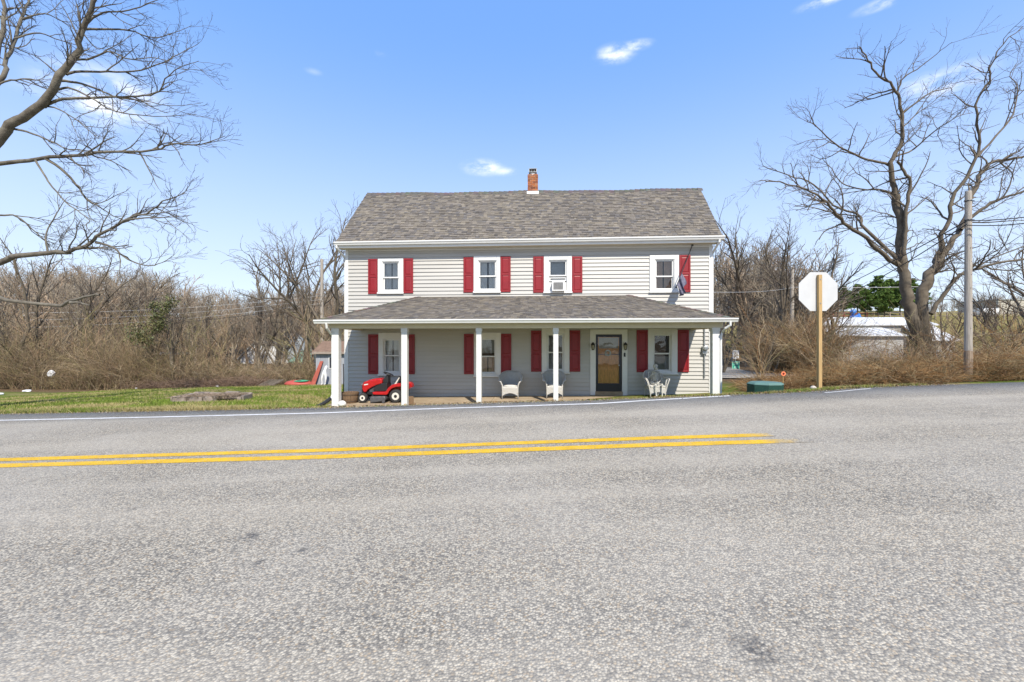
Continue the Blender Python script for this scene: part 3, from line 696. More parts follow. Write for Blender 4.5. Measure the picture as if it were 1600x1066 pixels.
while x < rR[0]:
    w_ = .2; zz = rL[1] + (rR[1] - rL[1]) * (x - rL[0]) / (rR[0] - rL[0]) + wob(x, 1); c_ = tuple(q * srd.uniform(.75, 1.0) for q in PAL[2])
    z2 = zz + .012; rc.add([(x, RW - .13, z2 - .12), (x + w_, RW - .13, z2 - .135), (x + w_, RW, z2 + .01), (x, RW, z2 + .03), (x, RW + .13, z2 - .12), (x + w_, RW + .13, z2 - .135)], [(0, 1, 2, 3), (3, 2, 5, 4)], c_); x += w_
rco = rc.build('ridge_shingles', M['shingle'], roof, fixn=False); rco['kind'] = 'stuff'
def gutter(name, p0, p1, parent, d=.12, h=.115):
    """K-style trough between two points along the eave (front edge), p = (u, w, ztop)."""
    prof = [(0, 0), (0, -h), (-d * .62, -h), (-d * .80, -h * .55), (-d, -h * .35), (-d, 0), (-d + .012, 0), (-d + .012, -h * .3), (-d * .72, -h * .6), (-d * .58, -h + .012), (-.012, -h + .012), (-.012, 0)]
    b = MB(); vs = []; n = len(prof)
    for (u, w, zz) in (p0, p1): vs += [(u, w + a, zz + c_) for a, c_ in prof]
    b.add(vs, [(k, n + k, n + (k + 1) % n, (k + 1) % n) for k in range(n)] + [tuple(range(n)), tuple(range(n, 2 * n))])
    return b.build(name, M['trim'], parent)
gutter('gutter', (eL[0] - .06, EWU - .004, eL[1] - .015), (eR[0] + .07, EWU - .004, eR[1] - .015), roof)
b = MB(); b.add([(eL[0], EWU - .003, eL[1] - .10), (eR[0], EWU - .003, eR[1] - .10), (eR[0], EWU - .003, eR[1] - .215), (eL[0], EWU - .003, eL[1] - .215), (eL[0], EWU + .02, eL[1] - .10), (eR[0], EWU + .02, eR[1] - .10), (eR[0], EWU + .02, eR[1] - .215), (eL[0], EWU + .02, eL[1] - .215)],
            [(0, 1, 2, 3), (4, 5, 6, 7), (0, 1, 5, 4), (3, 2, 6, 7), (0, 3, 7, 4), (1, 2, 6, 5)]); b.build('fascia', M['trim'], roof)
b = MB(); b.quad((eL[0] + .02, EWU + .02, eL[1] - .212), (eR[0] - .02, EWU + .02, eR[1] - .212), (eR[0] - .02, .0, eR[1] - .206), (eL[0] + .02, .0, eL[1] - .206)); b.build('soffit_board', M['soffit'], roof)
for s_, ee, rr_ in ((-1, eL, rL), (1, eR, rR)):
    b = MB(); x_ = ee[0] + s_ * .012
    b.add([(x_, EWU, ee[1] - .13), (x_, EWU, ee[1] + .01), (rr_[0] + s_ * .012, RW, rr_[1] + .005), (rr_[0] + s_ * .012, RW, rr_[1] - .15), (x_, DEPTH + .36, ee[1] + .01), (x_, DEPTH + .36, ee[1] - .13)], [(0, 1, 2, 3), (3, 2, 4, 5)]); b.build('rake_board', M['trim'], roof, fixn=False)
# upper downspouts
for s_, ee, uu in ((-1, eL, U0), (1, eR, U1)):
    b = MB(); b.tube([(ee[0] - s_ * .09 if s_ > 0 else ee[0] + .02, EWU - .05, ee[1] - .12), (ee[0] - s_ * .09 if s_ > 0 else ee[0] + .02, EWU - .05, ee[1] - .2), (uu + s_ * .06, .06, ee[1] - .50), (uu + s_ * .06, .06, ee[1] - .7), (uu + s_ * .06, .06, -.7)], .038, 8); b.build('downspout', M['trim'], house)
# chimney
cu0, cu1 = L(824.6, 290, 1.95)[0], L(840.4, 290, 1.95)[0]; cz0, cz1 = 6.55, L(832, 273.5, 1.95)[1]; cw0, cw1 = 1.95, 1.95 + (cu1 - cu0)
b = MB(); b.box(cu0 + .01, cu1 - .01, cw0 + .01, cw1 - .01, cz0, cz1 - .01); chim = b.build('chimney', M['mortar'], house)
bk = MB(); crd = random.Random(4); zz = cz0; row = 0
while zz < cz1 - .02:
    hh = .062
    for face in range(4):
        wd = (cu1 - cu0); x = -(.1 if row % 2 else 0.)
        while x < wd - .01:
            a, c_ = max(0, x), min(wd, x + .195); x += .205
            if c_ - a < .03: continue
            d = crd.uniform(0, .006); k = crd.uniform(.65, 1.25); col = tuple(q * k for q in crd.choice([(.34, .115, .045), (.40, .15, .06), (.26, .085, .04), (.42, .19, .10)]))
            if face == 0: bk.box(cu0 + a, cu0 + c_, cw0 - d, cw0 + .05, zz, zz + hh, col)
            elif face == 1: bk.box(cu0 + a, cu0 + c_, cw1 - .05, cw1 + d, zz, zz + hh, col)
            elif face == 2: bk.box(cu0 - d, cu0 + .05, cw0 + a + .001, cw0 + c_ - .001, zz + .001, zz + hh - .001, col)
            else: bk.box(cu1 - .05, cu1 + d, cw0 + a + .001, cw0 + c_ - .001, zz + .001, zz + hh - .001, col)
    zz += .073; row += 1
o_ = bk.build('bricks', M['brick'], chim, fixn=False); o_['kind'] = 'stuff'
cm = ((cu0 + cu1) / 2, (cw0 + cw1) / 2)
b = MB(); b.add([(cu0 - .01, cw0 - .01, cz1 - .02), (cu1 + .01, cw0 - .01, cz1 - .02), (cu1 + .01, cw1 + .01, cz1 - .02), (cu0 - .01, cw1 + .01, cz1 - .02), (cu0 + .09, cw0 + .09, cz1 + .055), (cu1 - .09, cw0 + .09, cz1 + .055), (cu1 - .09, cw1 - .09, cz1 + .055), (cu0 + .09, cw1 - .09, cz1 + .055)], [(0, 1, 2, 3), (4, 5, 6, 7), (0, 1, 5, 4), (1, 2, 6, 5), (2, 3, 7, 6), (3, 0, 4, 7)]); b.build('chimney_crown', M['trim'], chim)
b = MB(); b.lathe([(.105, cz1 + .03), (.105, cz1 + .13), (.09, cz1 + .131), (.09, cz1 + .05)], 16, (cm[0], cm[1], 0)); b.build('flue', M['trim'], chim)
b = MB(); b.box(cm[0] - .16, cm[0] + .16, cm[1] - .16, cm[1] + .16, cz1 + .27, cz1 + .285)
for sx in (-1, 1):
    b.box(cm[0] + sx * .15 - .01, cm[0] + sx * .15 + .01, cm[1] - .15, cm[1] + .15, cz1 + .15, cz1 + .27); b.box(cm[0] + sx * .06 - .008, cm[0] + sx * .06 + .008, cm[1] - .10, cm[1] - .08, cz1 + .13, cz1 + .27)
b.box(cm[0] - .15, cm[0] + .15, cm[1] - .15, cm[1] + .15, cz1 + .14, cz1 + .152); b.build('chimney_cap', M['galv'], chim)
fz = L(832, 298.5, 1.9)[1]; fz0 = L(832, 306, 1.9)[1]
b = MB(); b.box(cu0 - .035, cu1 + .035, cw0 - .05, cw1 + .02, fz0 - .25, fz); b.build('flashing', M['trim'], chim)

# porch: slabs, posts, beam, hipped roof
PW = -2.17; PE = -2.45
def slabz(u, w): return -.635 + .014 * u + .0 * w
pf = MB(); SU0, SU1 = -5.75, 6.4
pf.add([(SU0, 0, slabz(SU0, 0) - .5), (SU1, 0, slabz(SU1, 0) - .5), (SU1, PW - .2, slabz(SU1, 0) - .5), (SU0, PW - .2, slabz(SU0, 0) - .5), (SU0, 0, slabz(SU0, 0) - .02), (SU1, 0, slabz(SU1, 0) - .02), (SU1, PW - .2, slabz(SU1, 0) - .02), (SU0, PW - .2, slabz(SU0, 0) - .02)],
       [(0, 1, 2, 3), (4, 5, 6, 7), (0, 1, 5, 4), (1, 2, 6, 5), (2, 3, 7, 6), (3, 0, 4, 7)])
pfo = pf.build('porch_floor', M['concrete'], house)
us = [SU0, -3.4, -2.55, -.6, 1.5, 3.5, 5.0, SU1]
for i in range(len(us) - 1):
    b = MB(); a, c_ = us[i] + .008, us[i + 1] - .008; k = srd.uniform(-.006, .006)
    P_ = [(a, -.025), (c_, -.025), (c_ + srd.uniform(-.02, .0), PW - .22), (a, PW - .22)]
    b.add([(p, q, slabz(p, q) - .06) for p, q in P_] + [(p, q, slabz(p, q) + k) for p, q in P_], [(0, 1, 2, 3), (4, 5, 6, 7), (0, 1, 5, 4), (1, 2, 6, 5), (2, 3, 7, 6), (3, 0, 4, 7)]); b.build('slab', M['concrete'], pfo, bevel=.008)
BEAMZ = L(800, 513.2, PW)[1]
for (xa, xb, yb) in ((518.2, 528.9, 634), (626.9, 635.9, 631), (744, 752, 629), (864.6, 872.4, 626.8), (1113.5, 1124.6, 617.6)):
    u0, u1 = L(xa, 560, PW - .08)[0], L(xb, 560, PW - .08)[0]; wd = u1 - u0; wd_ = min(wd, .2)
    b = MB(); b.box(u0, u1, PW - .08, PW - .08 + wd_, slabz(u0, 0) - .04, BEAMZ + .01); po = b.build('porch_post', M['post'], house, bevel=.006)
    b = MB(); b.box(u0 - .012, u1 + .012, PW - .092, PW - .068 + wd_, BEAMZ - .10, BEAMZ - .002); b.build('post_cap', M['post'], po)
b = MB(); u0, u1 = -5.52, 6.30
b.box(u0, u1, PW - .07, PW + .09, BEAMZ, BEAMZ + .19); b.box(u0, u0 + .16, PW + .091, -.025, BEAMZ, BEAMZ + .19); b.box(u1 - .16, u1, PW + .091, -.025, BEAMZ, BEAMZ + .19); b.build('porch_beam', M['soffit'], house)
pel, per = L(499.7, 499.5, PE), L(1141, 496.5, PE); ptl, ptr = L(653.6, 464.4, 0), L(982.5, 461.8, 0)
PA = (pel[0], PE, pel[1]); PB = (per[0], PE, per[1]); PC = (ptr[0], -.02, ptr[1]); PD = (ptl[0], -.02, ptl[1]); PEa = (pel[0], -.02, pel[1]); PEb = (per[0], -.02, per[1])
b = MB(); dn = lambda p, d=.06: (p[0], p[1], p[2] - d)
b.add([PA, PB, PC, PD, PEa, PEb, dn(PA), dn(PB), dn(PEa), dn(PEb)], [(0, 1, 2, 3), (0, 3, 4), (1, 5, 2), (6, 7, 9, 8), (0, 1, 7, 6), (0, 4, 8, 6), (1, 5, 9, 7)])
proof = b.build('porch_roof', M['soffit'], house)
sm = MB(); lf = lambda p, d=.004: (p[0], p[1], p[2] + d)
shingle_field(sm, (PA[0] - .02, PE - .03, PA[2] - .01), (PB[0] + .02, PE - .03, PB[2] - .01), lf(PC), lf(PD), .118, srd)
shingle_field(sm, lf(PEa), lf(PA), lf(PD), lf(PD, .005), .135, srd); shingle_field(sm, lf(PB), lf(PEb), lf(PC, .005), lf(PC), .135, srd)
so = sm.build('shingles', M['shingle'], proof, fixn=False); so['kind'] = 'stuff'
for A, B in ((PA, PD), (PB, PC)):
    A, B = Vector(A), Vector(B); hc = MB(); nn = int((B - A).length / .17)
    for k in range(nn):
        p, q = A.lerp(B, k / nn), A.lerp(B, (k + 1.1) / nn); sd2 = Vector((.1, 0, -.03)); wd2 = Vector((0, -.1, -.02)) if True else 0
        sgn = 1 if A.x < 0 else -1
        hc.add([p + Vector((0, 0, .035)), q + Vector((0, 0, .022)), q + Vector((sgn * .12, -.04, .004)), p + Vector((sgn * .12, -.04, .016)), q + Vector((-sgn * .10, .08, -.02)), p + Vector((-sgn * .10, .08, -.008))], [(0, 1, 2, 3), (0, 1, 4, 5)], tuple(c * srd.uniform(.8, 1.1) for c in PAL[4]))
    h_ = hc.build('hip_shingles', M['shingle'], proof, fixn=False); h_['kind'] = 'stuff'
gl_, gr_ = L(490.5, 501.3, PE - .1), L(1153.2, 498.6, PE - .1)
gutter('gutter', (gl_[0], PE - .034, PA[2] - .012), (gr_[0], PE - .034, PB[2] - .012), proof, .115, .115)
b = MB(); b.add([(PA[0], PE - .03, PA[2] - .012), (PB[0], PE - .03, PB[2] - .012), (PB[0], PE - .03, BEAMZ + .191), (PA[0], PE - .03, BEAMZ + .191), (PA[0], PE - .005, PA[2] - .012), (PB[0], PE - .005, PB[2] - .012), (PB[0], PE - .005, BEAMZ + .191), (PA[0], PE - .005, BEAMZ + .191)], [(0, 1, 2, 3), (4, 5, 6, 7), (0, 1, 5, 4), (3, 2, 6, 7), (0, 3, 7, 4), (1, 2, 6, 5)]); b.build('fascia', M['trim'], proof)
b = MB(); b.quad((PA[0] + .01, PE - .004, BEAMZ + .195), (PB[0] - .01, PE - .004, BEAMZ + .195), (PB[0] - .01, -.03, BEAMZ + .197), (PA[0] + .01, -.03, BEAMZ + .197)); b.build('porch_ceiling', M['soffit'], proof)
b = MB(); ux = L(1139, 508, PE)[0]; up = L(1123, 540, PW)[0] + .06
b.tube([(ux, PE - .09, PB[2] - .12), (ux, PE - .09, PB[2] - .22), (ux - .1, PE - .02, PB[2] - .30), (up + .03, PW - .02, PB[2] - .42), (up, PW - .0, PB[2] - .55), (up, PW, slabz(6, 0) + .05)], .035, 8); b.build('downspout', M['trim'], house)
b = MB(); ul = L(519, 540, PW)[0]
b.tube([(ul + .0, PE - .09, PA[2] - .12), (ul, PE - .06, PA[2] - .25), (ul, PW + .02, PA[2] - .5), (ul, PW + .02, slabz(-5.4, 0) + .35), (ul - .03, PW - .02, slabz(-5.4, 0) + .2)], .035, 8); b.build('downspout', M['trim'], house)
p0 = LW(ul - .03, PW - .02, slabz(-5.4, 0) + .24)
dp = MB(); a = p0; e_ = p0 + Vector((-.36, -.35, -.24))
pts = []; rs = []
for k in range(25): pts.append(a.lerp(e_, k / 24) + Vector((0, 0, -.03 * math.sin(k / 24 * 3.1)))); rs.append(.060 if k % 2 else .052)
dpo = dp.tube(pts, rs, 10).build('drain_pipe', M['black'], None); tag(dpo, 'black corrugated drain pipe at the foot of the porch post by the lawn', 'drain pipe')

# ------------------------------------------------------------------ things on and at the house
# flag hanging from a pole fixed under the eave
fu, fz_ = L(1081.7, 383.6, -.03); q0 = LW(fu, -.03, fz_); u2, z2 = L(1056.5, 449, -.62); q1 = LW(u2, -.62, z2)
fe = empty('flag_pole', q0, 0); tag(fe, 'dark furled flag on a slanting black pole over the upper shutter', 'flag')
b = MB(); b.tube([(0, 0, 0), q1 - q0], .013, 8); b.blob(q1 - q0, .035, .035, .035, 8, 6); b.box(-.03, .03, -.03, .03, -.02, .03); b.build('pole', M['black'], fe)
fb = MB(); nF = 9; vs = []; fs = []
for i in range(15):
    s_ = i / 14; c_ = (q1 - q0) * (.66 + .34 * s_)
    for k in range(nF):
        v = k / (nF - 1); drop = v * (.20 + .34 * (1 - abs(s_ - .35))) ; off = .075 * math.sin(s_ * 13 + v * 3) * (0.35 + v) + .02
        vs.append((c_.x + off * .8 + .12 * v, c_.y + .07 * math.cos(s_ * 10 + v * 2), c_.z - drop + .03))
for i in range(14):
    for k in range(nF - 1): fs.append((i * nF + k, (i + 1) * nF + k, (i + 1) * nF + k + 1, i * nF + k + 1))
fb.add(vs, fs); fo = fb.build('flag', M['flag'], fe, smooth=True)
sl = fo.modifiers.new('s', 'SOLIDIFY'); sl.thickness = .012
# air conditioner in the third upper window
x0, x1, z0, z1 = rect(862.3, 440.4, 882.2, 455.4, -.12); ac = empty('air_conditioner', LW((x0 + x1) / 2, 0, z0), -HA); tag(ac, 'white window air conditioner with grey grille in an upper window', 'air conditioner')
hw, hh = (x1 - x0) / 2, z1 - z0
b = MB(); b.box(-hw, hw, -.24, .20, 0, hh); b.build('case', M['trim'], ac, bevel=.012)
b = MB(); b.box(-hw + .05, hw - .06, -.243, -.2405, .05, hh - .035); gr = b.build('grille', M['greymetal'], ac)
for k in range(12):
    b = MB(); zz = .06 + k * (hh - .1) / 12; b.box(-hw + .05, hw - .06, -.252, -.2435, zz, zz + .009); b.build('louvre', M['blind'], gr)
b = MB(); b.box(-hw - .09, -hw - .002, .02, .04, 0, hh); b.box(hw + .002, hw + .09, .02, .04, 0, hh); b.build('side_curtain', M['trim'], ac)

def wicker_chair(name, loc, rz, label):
    o = empty(name, loc, rz); tag(o, label, 'chair', 'white wicker porch chairs')
    b = MB(); vs = []; fs = []; n = 26; nv = 8
    for i in range(n + 1):
        th = R(-112 + 224 * i / n); s_ = abs(th) / R(112)
        top = .90 - .30 * s_ ** 2.2; fl_ = .045 + .05 * s_
        for k in range(nv + 1):
            v = k / nv; r_ = .255 + .03 * v + fl_ * v ** 3; zz = .34 + (top - .34) * v
            vs.append((math.sin(th) * r_ * 1.05, math.cos(th) * r_ + .0, zz))
    for i in range(n):
        for k in range(nv): fs.append((i * (nv + 1) + k, (i + 1) * (nv + 1) + k, (i + 1) * (nv + 1) + k + 1, i * (nv + 1) + k + 1))
    b.add(vs, fs); bk_ = b.build('backrest', M['wickergrey'], o, smooth=True); sl = bk_.modifiers.new('s', 'SOLIDIFY'); sl.thickness = .022
    rim = [vs[i * (nv + 1) + nv] for i in range(n + 1)]
    b = MB(); b.tube(rim, .017, 8); b.build('rim', M['wicker'], o, smooth=True)
    for sx in (-1, 1):
        e = rim[-1] if sx > 0 else rim[0]
        b = MB(); b.tube([(e[0] + sx * .03, e[1] + .04, e[2] + .0), (e[0] + sx * .015, e[1] - .02, e[2] - .005), (e[0] - sx * .06, e[1] - .10, e[2] - .035), (sx * .265, -.24, .46), (sx * .255, -.26, .30), (sx * .265, -.265, .0)], [.02, .022, .022, .02, .02, .017], 8); b.build('arm', M['wicker'], o, smooth=True)
        b = MB(); b.tube([(sx * .22, .24, .36), (sx * .24, .27, .0)], .018, 8); b.build('leg', M['wicker'], o)
    b = MB(); b.box(-.25, .25, -.265, .23, .36, .405); b.build('seat', M['wicker'], o, bevel=.02)
    b = MB(); b.blob((0, -.02, .42), .25, .25, .045, 16, 6); b.build('cushion', M['wicker'], o, smooth=True)
    b = MB(); vs = []; fs = []; n = 16
    for i in range(n + 1):
        x = -.25 + .5 * i / n; lo = .11 + .09 * (1 - (2 * i / n - 1) ** 2) if True else 0
        vs += [(x, -.272, .37), (x, -.272, lo)]
    for i in range(n): fs.append((2 * i, 2 * i + 2, 2 * i + 3, 2 * i + 1))
    b.add(vs, fs); ap = b.build('apron', M['wicker'], o); sl = ap.modifiers.new('s', 'SOLIDIFY'); sl.thickness = .015
    return o
def wpos(px, py_base, w): u = L(px, 600, w)[0]; return LW(u, w, slabz(u, w) + .004)
wicker_chair('wicker_chair', wpos(797.8, 623, -.62), -HA, 'pale wicker chair below the tan curtained porch window, clear of the posts')
wicker_chair('wicker_chair', wpos(865.5, 623, -.50), -HA + .05, 'pale wicker chair half hidden by the slim porch post next to the door')

# armchair with open loop arms and the skeleton sitting in it
ch = empty('wicker_armchair', wpos(1023, 622, -.75) + Vector((0, 0, .0)), -HA + R(6)); tag(ch, 'wicker armchair with open looped arms under a seated skeleton', 'chair')
b = MB(); vs = []; fs = []; n = 22; nv = 8
for i in range(n + 1):
    th = R(-80 + 160 * i / n); s_ = abs(th) / R(80)
    top = .88 - .22 * s_ ** 2.5
    for k in range(nv + 1):
        v = k / nv; vs.append((math.sin(th) * (.28 + .06 * v), .05 + math.cos(th) * (.24 + .09 * v), .36 + (top - .36) * v))
for i in range(n):
    for k in range(nv): fs.append((i * (nv + 1) + k, (i + 1) * (nv + 1) + k, (i + 1) * (nv + 1) + k + 1, i * (nv + 1) + k + 1))
b.add(vs, fs); bo = b.build('backrest', M['wickergrey'], ch, smooth=True); sl = bo.modifiers.new('s', 'SOLIDIFY'); sl.thickness = .02
b = MB(); b.tube([vs[i * (nv + 1) + nv] for i in range(n + 1)], .022, 8); b.build('rim', M['wicker'], ch, smooth=True)
for sx in (-1, 1):
    b = MB(); b.tube([(sx * .24, -.27, .0), (sx * .25, -.27, .2), (sx * .30, -.28, .42), (sx * .36, -.28, .58), (sx * .385, -.26, .63), (sx * .37, -.22, .655), (sx * .33, -.20, .63), (sx * .285, -.22, .52), (sx * .255, -.25, .30)], .020, 8); b.build('arm', M['wicker'], ch, smooth=True)
    b = MB(); b.tube([(sx * .37, -.22, .655), (sx * .37, .02, .66), (sx * .33, .12, .66)], .022, 8); b.build('armrest', M['wicker'], ch)
    b = MB(); b.tube([(sx * .22, .25, .36), (sx * .23, .28, .0)], .019, 8); b.build('leg', M['wicker'], ch)
b = MB(); b.box(-.26, .26, -.28, .24, .30, .345); b.build('seat', M['wicker'], ch, bevel=.015)
for k in range(3):
    b = MB(); b.box(-.245 + k * .165, -.085 + k * .165, -.285, .2, .35, .425); b.build('cushion', M['wicker'], ch, bevel=.025)
b = MB(); vs = []; fs = []
for i in range(17):
    x = -.25 + .5 * i / 16; vs += [(x, -.285, .30), (x, -.285, .15 + .07 * (1 - (2 * i / 16 - 1) ** 2))]
for i in range(16): fs.append((2 * i, 2 * i + 2, 2 * i + 3, 2 * i + 1))
b.add(vs, fs); ap = b.build('apron', M['wicker'], ch); sl = ap.modifiers.new('s', 'SOLIDIFY'); sl.thickness = .015

sk = empty('skeleton', ch.location, ch.rotation_euler.z); tag(sk, 'grey-white plastic skeleton decoration seated in the looped-arm wicker chair', 'skeleton')
b = MB(); sp_ = [(0, .05, .46), (0, .09, .58), (0, .10, .70), (0, .07, .82), (0.005, .04, .90), (.01, .01, .96)]
pts = []; rs = []
for k in range(41):
    t_ = k / 40 * 5; i = min(4, int(t_)); pts.append(Vector(sp_[i]).lerp(Vector(sp_[i + 1]), t_ - i)); rs.append(.018 if k % 2 else .026)
b.tube(pts, rs, 8); b.build('spine', M['bone'], sk)
b = MB(); rd = random.Random(2)
b.blob((.02, -.02, 1.035), .075, .092, .085, 14, 10); b.blob((.028, -.085, .975), .05, .045, .05, 10, 7); b.box(-.012, .066, -.115, -.04, .925, .955)
skull = b.build('skull', M['bone'], sk, smooth=True)
for ex in (-.006, .058):
    e = MB(); e.blob((ex, -.108, 1.015), .017, .012, .016, 8, 6); e.build('eye_socket', M['ink'], skull)
e = MB(); e.blob((.028, -.126, .985), .009, .008, .013, 6, 5); e.build('nose_hole', M['ink'], skull)
e = MB(); e.box(-.004, .06, -.1185, -.1155, .945, .95); e.build('mouth_line', M['ink'], skull)
rb = MB()
for k in range(8):
    zz = .85 - k * .032; w_ = .10 + .035 * math.sin((k + 1) / 8 * 2.6); 
    for sx in (-1, 1):
        pts = []
        for j in range(9):
            th = math.pi * j / 8; pts.append((sx * w_ * math.sin(th) + .0, .07 - .075 + .075 * math.cos(th) - (0), zz - .045 * (j / 8) - .005))
        rb.tube(pts, .0095, 5)
rb.box(-.016, .016, -.085, -.068, .63, .83); rb.build('ribcage', M['bone'], sk)
b = MB(); b.blob((-.07, .03, .50), .075, .05, .065, 10, 6); b.blob((.07, .03, .50), .075, .05, .065, 10, 6); b.blob((0, .05, .49), .05, .04, .05, 8, 6); b.build('pelvis', M['bone'], sk)
def bone(b, p, q, r=.015, e=.024):
    p, q = Vector(p), Vector(q); b.tube([p, p.lerp(q, .08), p.lerp(q, .2), p.lerp(q, .8), p.lerp(q, .92), q], [e, e * .95, r, r, e * .95, e], 8)
b = MB(); b.tube([(-.17, .04, .86), (-.08, -.02, .865), (0, -.05, .845), (.08, -.02, .865), (.17, .04, .86)], .011, 6); b.build('collarbone', M['bone'], sk)
for sx in (-1, 1):
    b = MB(); sh_ = (sx * .175, .05, .85)
    if sx < 0: el_, ha = (-.235, -.06, .64), (-.145, -.17, .80)      # forearm lifted
    else: el_, ha = (.225, -.04, .62), (.06, -.20, .53)               # hand in the lap
    bone(b, sh_, el_); bone(b, el_, ha, .010, .016); bone(b, Vector(el_) + Vector((.012, .012, 0)), Vector(ha) + Vector((.012, 0, .008)), .008, .012)
    ar = b.build('arm', M['bone'], sk)
    d = (Vector(ha) - Vector(el_)).normalized(); si = d.cross(Vector((0, -1, .2))).normalized()
    for k in range(5):
        hb = MB(); o_ = si * (k - 2) * .017; l_ = (.05, .085, .095, .088, .07)[k]; p = Vector(ha)
        hb.tube([p, p + d * .05 + o_, p + d * (.05 + l_ * .6) + o_ * 1.25 + Vector((0, -.01, -.006)), p + d * (.05 + l_) + o_ * 1.3 + Vector((0, -.02, -.022))], [.007, .0065, .006, .004], 5); hb.build('finger', M['bone'], ar)
    b = MB(); kn = (sx * .105, -.36, .47); an = (sx * .085 + .0, -.40, .06)
    bone(b, (sx * .085, .02, .47), kn, .018, .032); bone(b, kn, an, .016, .026); bone(b, Vector(kn) + Vector((sx * .02, .01, -.03)), Vector(an) + Vector((sx * .02, .01, .01)), .008, .012); lg = b.build('leg', M['bone'], sk)
    b = MB(); b.blob((an[0], an[1] - .05, .028), .032, .10, .026, 10, 6); b.blob((an[0], an[1] + .02, .035), .026, .03, .033, 8, 6); b.build('foot', M['bone'], lg, smooth=True)

# ------------------------------------------------------------------ riding mower
mo = empty('riding_mower', wpos(597.5, 628, -1.15), -HA + math.pi); tag(mo, 'red riding lawn mower parked on the porch behind a white post', 'mower')
# local: +x is forward (the picture's left after turning), y is across, z up; outline measured along its length
K = .00141
def mp2(cx, cz): return ((640 - cx) * K + .0, (850 - cz) * K)     # side outline -> (x, z)
def prism_side(name, poly, hw, m, parent=mo, bevel=.015, taper=None):
    b = MB(); P_ = [mp2(*p) for p in poly]; b.prism(P_, -hw, hw); return b.build(name, m, parent, bevel=bevel)
hood = prism_side('hood', [(248, 622), (222, 560), (222, 462), (252, 392), (360, 358), (480, 334), (650, 312), (688, 330), (690, 418), (560, 458), (480, 492), (420, 526), (352, 566), (318, 618), (290, 634)], .235, M['mred'], bevel=.035)
prism_side('hood_ridge', [(262, 402), (360, 362), (480, 337), (640, 316), (640, 300), (480, 318), (360, 345), (275, 390)], .12, M['mred'], bevel=.012)
for sy in (-1, 1):
    b = MB(); P_ = [mp2(*p) for p in [(268, 466), (268, 440), (366, 428), (364, 448)]]; b.prism(P_, sy * .2355, sy * .2385); b.build('side_badge', M['trim'], hood)
gr = prism_side('grille', [(198, 650), (196, 480), (214, 420), (240, 400), (236, 640)], .20, M['black'], bevel=.02)
for sy in (-1, 1):
    b = MB(); x_, zz = mp2(204, 448); b.blob((x_ + .0, sy * .13, zz), .02, .055, .03, 10, 7); b.build('headlight', M['trim'], gr)
prism_side('engine_cover', [(545, 468), (700, 425), (798, 418), (806, 596), (520, 606), (470, 560)], .20, M['black'])
prism_side('engine_block', [(360, 570), (470, 505), (545, 480), (545, 610), (380, 640)], .16, M['greymetal'])
prism_side('chassis', [(230, 640), (330, 618), (510, 622), (1260, 560), (1260, 640), (840, 690), (330, 690), (240, 680)], .14, M['black'])
prism_side('dashboard', [(672, 330), (716, 310), (752, 236), (790, 226), (812, 250), (806, 420), (690, 432)], .13, M['black'], bevel=.02)
fnd = MB(); arc = [(505, 616), (520, 606), (790, 604), (826, 582), (880, 505), (960, 440), (1060, 412), (1180, 404), (1270, 418), (1310, 470), (1316, 540), (1290, 540), (1270, 492), (1180, 474), (1060, 484), (960, 520), (900, 580), (862, 650), (832, 668), (530, 664)]
fnd.prism([mp2(*p) for p in arc], -.40, -.14); fnd.prism([mp2(*p) for p in arc], .14, .40); fe_ = fnd.build('fender', M['mred'], mo, bevel=.015)
prism_side('rear_body', [(900, 520), (980, 440), (1180, 420), (1270, 440), (1290, 560), (900, 620)], .139, M['mred'])
b = MB(); P_ = [mp2(*p) for p in [(960, 446), (1078, 276), (1100, 284), (1010, 446)]]; b.prism(P_, -.19, .19); b.build('seat', M['rim'], mo, bevel=.02)
b = MB(); P_ = [mp2(*p) for p in [(1080, 272), (1120, 250), (1150, 270), (1060, 446), (1012, 446), (1102, 284)]]; b.prism(P_, -.20, .20); b.build('seat_pad', M['black'], mo, bevel=.03)
sx_, sz_ = mp2(790, 214); b = MB(); pts = []
tilt = R(-20)
for k in range(25):
    th = 2 * math.pi * k / 24; pts.append((sx_ + .155 * math.cos(th) * math.cos(tilt), .155 * math.sin(th), sz_ - .155 * math.cos(th) * math.sin(tilt)))
b.tube(pts, .014, 8, cap=False)
for th in (0, 2.1, 4.2): b.tube([(sx_, 0, sz_ - .02), (sx_ + .15 * math.cos(th) * math.cos(tilt), .15 * math.sin(th), sz_ - .15 * math.cos(th) * math.sin(tilt))], .011, 6)
b.tube([(sx_, 0, sz_ - .0), (sx_ + .05, 0, sz_ - .14)], .022, 8); b.build('steering_wheel', M['black'], mo, smooth=True)
b = MB(); dk = [(470, 742), (498, 700), (820, 692), (846, 735), (838, 782), (744, 812), (640, 826), (484, 846)]; b.prism([mp2(*p) for p in dk], -.50, .50); dko = b.build('mower_deck', M['greymetal'], mo, bevel=.03)
for sy in (-1, 1):
    b = MB(); x_, zz = mp2(800, 806); b.lathe([(.045, -.02), (.05, -.01), (.05, .01), (.045, .02)], 14, (x_, sy * .515, zz), 'y'); b.build('gauge_wheel', M['greymetal'], dko)
